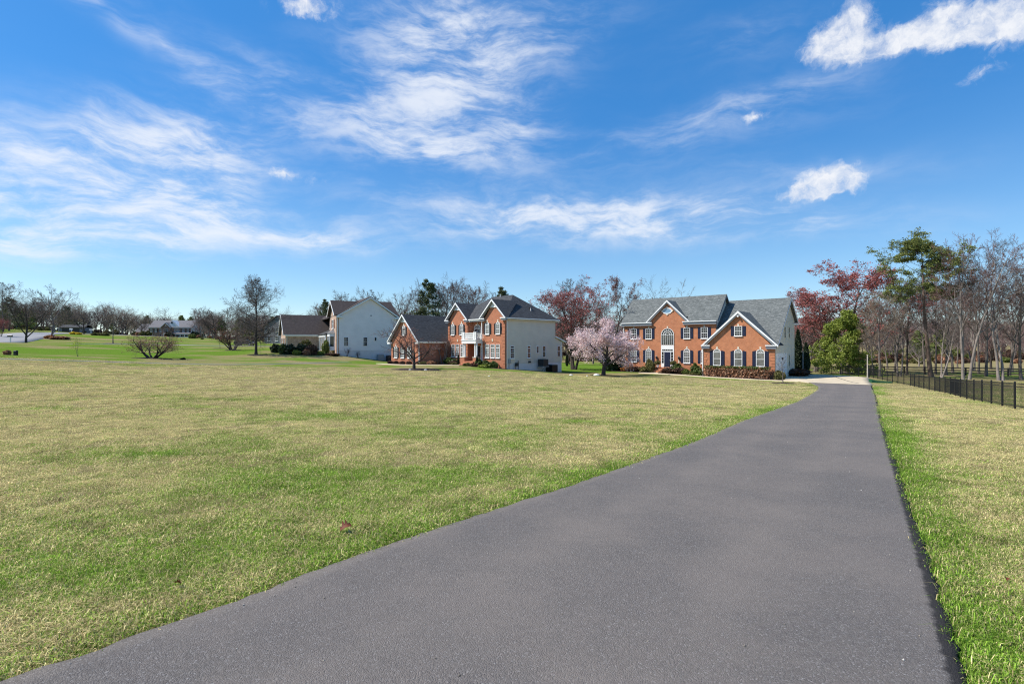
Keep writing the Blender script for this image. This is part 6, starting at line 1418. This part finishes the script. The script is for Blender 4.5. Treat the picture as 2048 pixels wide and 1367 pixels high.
FENCE = [(20.6, 17.6), (23.4, 23.2), (26.8, 28.4), (30.4, 33.8), (33.6, 38.5), (36.6, 43.3), (41.9, 52.6), (45.4, 60.5), (48.9, 68.4)]
picket_fence('picket_fence', 'black metal picket fence along the right lawn to the pad corner', FENCE)
picket_fence('picket_fence', 'black metal picket fence behind the concrete pad under the green evergreen', [(48.9, 68.55), (49.3, 76), (49.6, 85), (49, 90)])


def rail_fence(name, label, line, hgt=1.25, step=2.6):
    p = np.array(line, float); s = np.concatenate([[0], np.cumsum(np.hypot(*np.diff(p, axis=0).T))]); n = int(s[-1] / step) + 1; q = np.linspace(0, s[-1], n)
    X = np.interp(q, s, p[:, 0]); Y = np.interp(q, s, p[:, 1]); Z = HH(X, Y); root = empty(name, (X[0], Y[0], Z[0])); props(root, label, 'fence'); o0 = Vector((X[0], Y[0], Z[0]))
    post = MB().box(-.08, .08, -.08, .08, -.2, hgt).mesh('post', MATS['wood_rail'])
    for i in range(n):
        o = bpy.data.objects.new('post', post); o.location = (X[i] - o0.x, Y[i] - o0.y, Z[i] - o0.z); link(o, root)
        if i < n - 1:
            A = Vector((X[i], Y[i], Z[i])) - o0; Bv = Vector((X[i + 1], Y[i + 1], Z[i + 1])) - o0
            for z in (.35, .75, 1.13): MB().bar(A + Vector((0, -.09, z)), Bv + Vector((0, -.09, z)), .06, .15).obj('rail', 'wood_rail', root)
    return root


rail_fence('rail_fence', 'dark wooden three rail fence behind the trees at right', [(56, 84), (66, 80), (80, 76), (100, 71)])
rail_fence('rail_fence', 'dark wooden three rail fence behind the metal fence corner', [(58.5, 84), (66, 92), (74, 100)])


# ------------------------------------------------------------------ small things
def base(name, label, cat, px, d, rz=0.0, group=None):
    x, y = spot(px, d); e = empty(name, (x, y, H(x, y)), rz); return props(e, label, cat, group)


def mailbox(label, px, d, rz, boxc, postc, k=1.0):
    r = base('mailbox', label, 'mailbox', px, d, rz); r.scale = (k, k, k); mb = MB(); c = [( .12 * math.cos(a), .12 + .12 * math.sin(a)) for a in np.linspace(0, math.pi, 7)]
    prof = [(-.12, -.06), (.12, -.06)] + c
    MB().prism_x([(y, z + 1.12) for y, z in prof], .26, -.42).obj('box', boxc, r)
    MB().box(-.06, .06, -.06, .06, -.2, 1.04).obj('post', postc, r); MB().box(-.34, .2, -.05, .05, 1.0, 1.058).obj('arm', postc, r); MB().box(-.34, -.32, .13, .145, 1.15, 1.38).obj('flag', 'lamp_red', r)
    MB().prism_x([(y * .98, z + 1.12) for y, z in prof], .275, .262).obj('door', boxc, r)


mailbox('black mailbox on a pale post by the street at far left', 21, 98, .1, 'black_metal', 'white_paint', 1.15)
mailbox('white mailbox with crossarm left of the yellow bushes', 143, 165, .2, 'white_paint', 'white_paint', 1.25)
mailbox('white mailbox right of the yellow bushes', 182, 172, .3, 'white_paint', 'white_paint', 1.2)
mailbox('white mailbox left of the dark outbuilding', 117, 172, .3, 'white_paint', 'pale_wood', 1.2)


def pedestal(label, px, d, h):
    r = base('utility_pedestal', label, 'utility box', px, d); MB().box(-.16, .16, -.16, .16, -.05, h * .86).obj('body', 'black_metal', r); MB().solid([(-.13, -.13, h), (.13, -.13, h), (.13, .13, h), (-.13, .13, h)], [(-.18, -.18, h * .86 + .003), (.18, -.18, h * .86 + .003), (.18, .18, h * .86 + .003), (-.18, .18, h * .86 + .003)]).obj('cap', 'black_metal', r)


pedestal('black utility post beside the small tan bush on the left lawn', 31.5, 65, .62); pedestal('black utility post in the mulch bed by the left street', 107.5, 130, 1.0)


def ac_unit(name, label, x, y, z, rz, w=1.0, h=1.0, body='dark_metal', bracket=False):
    r = empty(name, (x, y, z), rz); props(r, label, 'air conditioner'); MB().box(-w / 2, w / 2, -w / 2, w / 2, 0, h).obj('case', body, r)
    for s in range(9):
        zz = h * (.1 + .085 * s); MB().box(-w / 2 - .02, w / 2 + .02, -w / 2 - .02, w / 2 + .02, zz, zz + h * .035).obj('louvre', body, r)
    MB().cyl((0, 0), w * .4, h + .001, h + .05, 14).obj('fan_grille', 'steel', r)
    if bracket:
        MB().box(-w / 2, w / 2, -w / 2 - .15, w / 2 + .2, -.09, -.002).obj('shelf', 'steel', r); MB().bar((0, -w / 2, -.9), (0, w / 2 - .1, -.09), .07).obj('brace', 'steel', r); MB().bar((w * .3, 0, -.75), (w * .3, 0, -.09), .07).obj('leg', 'steel', r)


def utilities():
    x, y = H2.world(.66, 6.95); ac_unit('air_conditioner', 'dark air conditioner on a wall shelf of the grey siding wall', x, y, -1.50, H2.r, 1.05, 1.02, bracket=True)
    x, y = H2.world(.75, 8.75); ac_unit('air_conditioner', 'larger black unit on the ground beside the grey siding wall', x, y, H(x, y) - .02, H2.r, 1.2, 1.05, 'black_metal')
    for u, nm in ((7.25, 'left'), (9.0, 'right')):
        x, y = H3.world(.8, u); ac_unit('air_conditioner', nm + ' of two grey green units by the pale siding house foundation', x, y, H(x, y), H3.r, 1.05, 1.1, 'steel' if nm == 'left' else 'dark_metal')
    for i, (u, v) in enumerate(((-16.45, 1.55), (-13.95, 1.45))):
        x, y = H1.world(u, v); r = empty('potted_plant', (x, y, -1.80), 0); props(r, ('left' if i == 0 else 'right') + ' potted plant on the brick doorstep', 'potted plant')
        MB().cyl((0, 0), .16, 0, .42, 10, .24).obj('pot', 'white_paint', r); o = bpy.data.objects.new('foliage', SHRUBS['leaf_olive']); o.location = (0, 0, .4); o.scale = (.75, .75, .62); link(o, r)
    # bare twiggy shrubs by the pale siding foundation
    for u, hh in ((1.2, 1.6), (3.2, 1.3)):
        x, y = H3.world(.7, u); tree('crape', 'bare_shrub', ('taller' if u < 2 else 'shorter') + ' bare dark shrub against the pale siding foundation', x, y, hh, u, 1.2, cat='shrub', bark='bark_dark')
    x, y = H1.world(-20.9, .3); tree('crape', 'twisted_shrub', 'small pale twisted bare shrub at the left end of the brick house', x, y, 1.5, .3, .9, cat='shrub')


utilities()


def pole(name, label, cat, px, d, h, r, material, cap=True):
    e = base(name, label, cat, px, d); MB().cyl((0, 0), r, -.2, h, 10, r * .85).obj('shaft', material, e); MB().cyl((0, 0), r * 1.5, h + .001, h + .06, 10, r * .7).obj('cap', material, e); MB().cyl((0, 0), r * 1.8, .0, .08, 10, r * 1.4).obj('collar', material, e)


pole('post', 'pale upright post at the far right corner of the concrete pad', 'post', 1735, 66.8, 3.0, .075, 'pale_wood')
pole('downspout_pole', 'slim grey pole in front of the dark arborvitae', 'pole', 1606, 72.5, 3.4, .05, 'steel')


def tarp():
    x, y = 42.2, 57.6; e = empty('tarp', (x, y, H(x, y)), math.radians(-24)); e.scale = (.62, .62, .62); props(e, 'dark green folded tarp lying on the grass at the pad edge by the fence', 'tarp')
    pts = [(-1.4, .5), (-1.1, -.6), (1.9, -.55), (2.2, .1), (.6, .55)]
    MB().solid([(px, py, .10 + (.55 if px < -1 and py > 0 else .38 if px < 0 else .08)) for px, py in pts], [(px, py, -.05) for px, py in pts]).obj('sheet', 'tarp_green', e)
    MB().bar((-1.42, .46, .64), (2.2, .12, .2), .07).obj('rolled_edge', 'tarp_green', e)


tarp()


def car():
    e = base('parked_car', 'dark grey parked car half hidden behind the tall lawn tree', 'car', 490, 128, math.radians(4)); e.scale = (1.05,) * 3
    prof = [(-2.25, .35), (2.25, .35), (2.3, .75), (2.05, .98), (1.0, 1.05), (.35, 1.58), (-1.35, 1.62), (-2.1, 1.05), (-2.28, .9)]
    MB().prism_y(prof, -.9, .9).obj('body', 'car_paint', e)
    MB().prism_y([(-1.9, 1.08), (.85, 1.06), (.28, 1.50), (-1.28, 1.54)], -.915, .915).obj('side_window', 'glass', e)
    for x in (-1.4, 1.42):
        for y in (-.86, .86):
            w = MB(); k = 14
            t = [(x + .34 * math.cos(2 * math.pi * i / k), .34 + .34 * math.sin(2 * math.pi * i / k)) for i in range(k)]; wo = w.prism_y(t, y - .12, y + .12).obj('wheel', 'rubber', e)
            MB().prism_y([(x + .2 * math.cos(2 * math.pi * i / k), .34 + .2 * math.sin(2 * math.pi * i / k)) for i in range(k)], y - .13, y + .13).obj('rim', 'chrome', wo)
    for y in (-.7, .7):
        MB().box(2.22, 2.31, y - .18, y + .18, .66, .82).obj('headlight', 'lamp_clear', e); MB().box(-2.31, -2.2, y - .15, y + .15, .8, 1.0).obj('tail_light', 'lamp_red', e)


car()


def stone(label, px, d, s, seed):
    x, y = spot(px, d); rng = np.random.default_rng(seed); zc = np.linspace(-1, 1, 6); P = np.stack([zc * 0, zc * 0, zc * .5], 1)[None]; R = (np.sqrt(np.clip(1 - zc ** 2, .05, 1)))[None]; V, F = tubes(P, R, 9); V *= 1 + rng.normal(0, .08, (len(V), 1))
    o = link(bpy.data.objects.new('stone', mesh_np('stone', V, [F], MATS['white_stone']))); o.scale = (s, s * .8, s * .8); o.location = (x, y, H(x, y) + s * .2); return props(o, label, 'stone')


stone('small white stone alone on the mid lawn', 978, 47, .10, 1); stone('flat white stone left of the cherry tree', 1142, 62, .24, 2); stone('round white stone just left of the cherry tree', 1174.5, 63, .14, 3)
stone('pale stone at the left of the spreading tree mulch ring', 820, 60.6, .2, 4); stone('pale stone at the right of the spreading tree mulch ring', 851, 60.8, .22, 5); stone('pale stone close behind the spreading tree trunk', 834, 63.0, .15, 6)
stone('large flat pale stone at the foot of the cherry', 1193, 65.2, .42, 7)


def dead_leaf(label, x, y, s, rz, seed, material='dead_leaf'):
    """lobed oak leaf, curled"""
    rng = np.random.default_rng(seed); n = 26; t = np.linspace(0, 1, n); wd = .34 * np.sin(np.pi * t ** .8) * (1 + .38 * np.sin(t * 25)); cz = .18 * np.sin(np.pi * t) + .08 * t
    V = []; F = []
    for i in range(n): V += [(t[i] - .5, -wd[i], cz[i] + wd[i] * .7), (t[i] - .5, 0, cz[i]), (t[i] - .5, wd[i], cz[i] + wd[i] * .85)]
    for i in range(n - 1):
        a = 3 * i; F += [(a, a + 1, a + 4, a + 3), (a + 1, a + 2, a + 5, a + 4)]
    V = np.array(V) * s
    b = len(V); V2 = V.copy(); V2[:, 2] -= .002; F = np.array(F); me = mesh_np('leaf', np.vstack([V, V2]), [F, F[:, ::-1] + b], MATS[material])
    o = link(bpy.data.objects.new('dead_leaf', me)); o.location = (x, y, H(x, y) + .035); o.rotation_euler = (.35, -.2, rz); return props(o, label, 'leaf')


def ground_px(px, py):
    """where the sight line through a photo point meets the near slope"""
    s = (py - 689) / 1000; d = 1.6 / (s - .05)
    for _ in range(6): d = (EYE - H((px - 1024) / 1000 * d, d)) / s
    return (px - 1024) / 1000 * d, d


x, y = ground_px(693, 1064); dead_leaf('reddish brown curled dead leaf on the grass near the driveway edge', x, y, .125, .4, 1)
for px, py, s, lb in ((355, 1176, .05, 'tiny brown dead leaf near the left driveway edge'), (2012, 1166, .04, 'small brown dead leaf on the right hand grass')):
    x, y = ground_px(px, py); dead_leaf(lb, x, y, s, px * .7, int(px))


def grit():
    rng = np.random.default_rng(8); line = resample([tuple(q) for q in _dr], 900); lin2 = resample([tuple(q) for q in _dl], 900); k = rng.integers(120, 620, 700); t = np.where(rng.random(700) < .5, rng.beta(.5, .5, 700), rng.random(700)) * .96 + .02
    P = line[k] * t[:, None] + lin2[k] * (1 - t[:, None]); Z = HH(P[:, 0], P[:, 1]) + .031; sz = rng.uniform(.003, .009, 700)
    d = np.array([(1, 0, 0), (-1, 0, 0), (0, 1, 0), (0, -1, 0), (0, 0, 1), (0, 0, -.3)], float); f = np.array([(0, 2, 4), (2, 1, 4), (1, 3, 4), (3, 0, 4), (2, 0, 5), (1, 2, 5), (3, 1, 5), (0, 3, 5)])
    V = (np.column_stack([P, Z])[:, None] + d[None] * sz[:, None, None] * rng.uniform(.6, 1.3, (700, 6, 1))).reshape(-1, 3); F = (np.arange(700)[:, None, None] * 6 + f[None]).reshape(-1, 3)
    o = link(bpy.data.objects.new('grit', mesh_np('grit', V, [F], MATS['grit']))); props(o, 'scattered pale grit on the asphalt driveway', None, None, 'stuff')


mat('grit', (.4, .36, .3), .9, colors=[(0, (.10, .085, .07)), (.6, (.32, .28, .23)), (1, (.62, .58, .52))]); grit()


# ------------------------------------------------------------------ grass blades on the near lawn
def grass():
    rng = np.random.default_rng(5); src = []
    for v in range(5):
        n = 96; r = .115 * np.sqrt(rng.random(n)); a = rng.random(n) * 6.283; p = np.stack([r * np.cos(a), r * np.sin(a), np.full(n, -.006)], 1)
        hgt = rng.uniform(.014, .036, n) * (1 + .5 * (rng.random(n) < .08)); la = rng.random(n) * 6.283; ln = rng.uniform(.3, 1.9, n); dirn = np.stack([np.cos(la), np.sin(la)], 1)
        wd = rng.uniform(.0009, .0022, n); sx = np.stack([-np.sin(la), np.cos(la), la * 0], 1)
        mid = p + np.concatenate([dirn * (hgt * ln * .40)[:, None], (hgt * .62)[:, None]], 1); tip = p + np.concatenate([dirn * (hgt * ln)[:, None], (hgt * np.clip(1.02 - .42 * ln, .22, 1))[:, None]], 1)
        V = np.stack([p - sx * wd[:, None], p + sx * wd[:, None], mid - sx * wd[:, None] * .8, mid + sx * wd[:, None] * .8, tip], 1).reshape(-1, 3); b = np.arange(n) * 5
        q = np.stack([b, b + 1, b + 3, b + 2], 1); t = np.stack([b + 2, b + 3, b + 4], 1); me = mesh_np('grass_tuft', V, [q, t], MATS['grass_blade'])
        at = me.attributes.new('rnd', 'FLOAT', 'POINT'); at.data.foreach_set('value', np.repeat(rng.random(n), 5).astype(np.float32)); src.append(bpy.data.objects.new('grass_tuft', me))
    X = []; Y = []; S = []
    for d0, d1, dens, sc in ((1.9, 4.5, 330, 1.0), (4.5, 8, 190, 1.2), (8, 15, 85, 1.6), (15, 28, 32, 2.2), (28, 44, 11, 3.0), (44, 62, 3.5, 3.4)):
        area = 1.10 * (d1 * d1 - d0 * d0); n = int(area * dens); y = np.sqrt(rng.uniform(d0 * d0, d1 * d1, n)); x = y * rng.uniform(-1.1, 1.1, n); X.append(x); Y.append(y); S.append(sc * rng.uniform(.75, 1.25, n))
    # extra along the drive edges
    for line in (_dl, _dr):
        p = resample([tuple(q) for q in line], 2600); side = -1 if line is _dl else 1; t = np.gradient(p, axis=0); t /= np.linalg.norm(t, axis=1)[:, None]; nn = np.stack([t[:, 1], -t[:, 0]], 1) * side
        m = (p[:, 1] > 1.8) & (p[:, 1] < 40); q = p[m] + nn[m] * rng.uniform(.05, .22, (m.sum(), 1)); X.append(q[:, 0]); Y.append(q[:, 1]); S.append((1.0 + .045 * q[:, 1]) * rng.uniform(.8, 1.5, len(q)))
    X = np.concatenate(X); Y = np.concatenate(Y); S = np.concatenate(S)
    keep = ~in_poly(X, Y, DRV_POLY); e = np.minimum(seg_dist(X, Y, [tuple(p) for p in _dl]), seg_dist(X, Y, [tuple(p) for p in _dr])); keep &= e > .045 + .03 * S
    # thin, worn places
    keep &= (fbm(X / .55 + 3, Y / .55 + 8, 3) > .37) | (rng.random(len(X)) < .3)
    X, Y, S, e = X[keep], Y[keep], S[keep], e[keep]; Z = HH(X, Y); g = green(X, Y); tall = .75 + .75 * g + .3 * np.exp(-(e / .25) ** 2)
    rot = np.zeros((len(X), 3)); rot[:, 2] = rng.random(len(X)) * 6.283
    scl = np.column_stack([S, S, np.minimum(S, 1.5) * tall])
    gn_scatter('grass', np.column_stack([X, Y, Z]), rot, scl, rng.integers(0, 5, len(X)), src, {'green': g + rng.normal(0, .28, len(g)), 'lum': np.clip(1.0 + rng.normal(0, .30, len(g)), .40, 1.7)}, 'short mixed green and straw grass blades of the lawn')


grass()
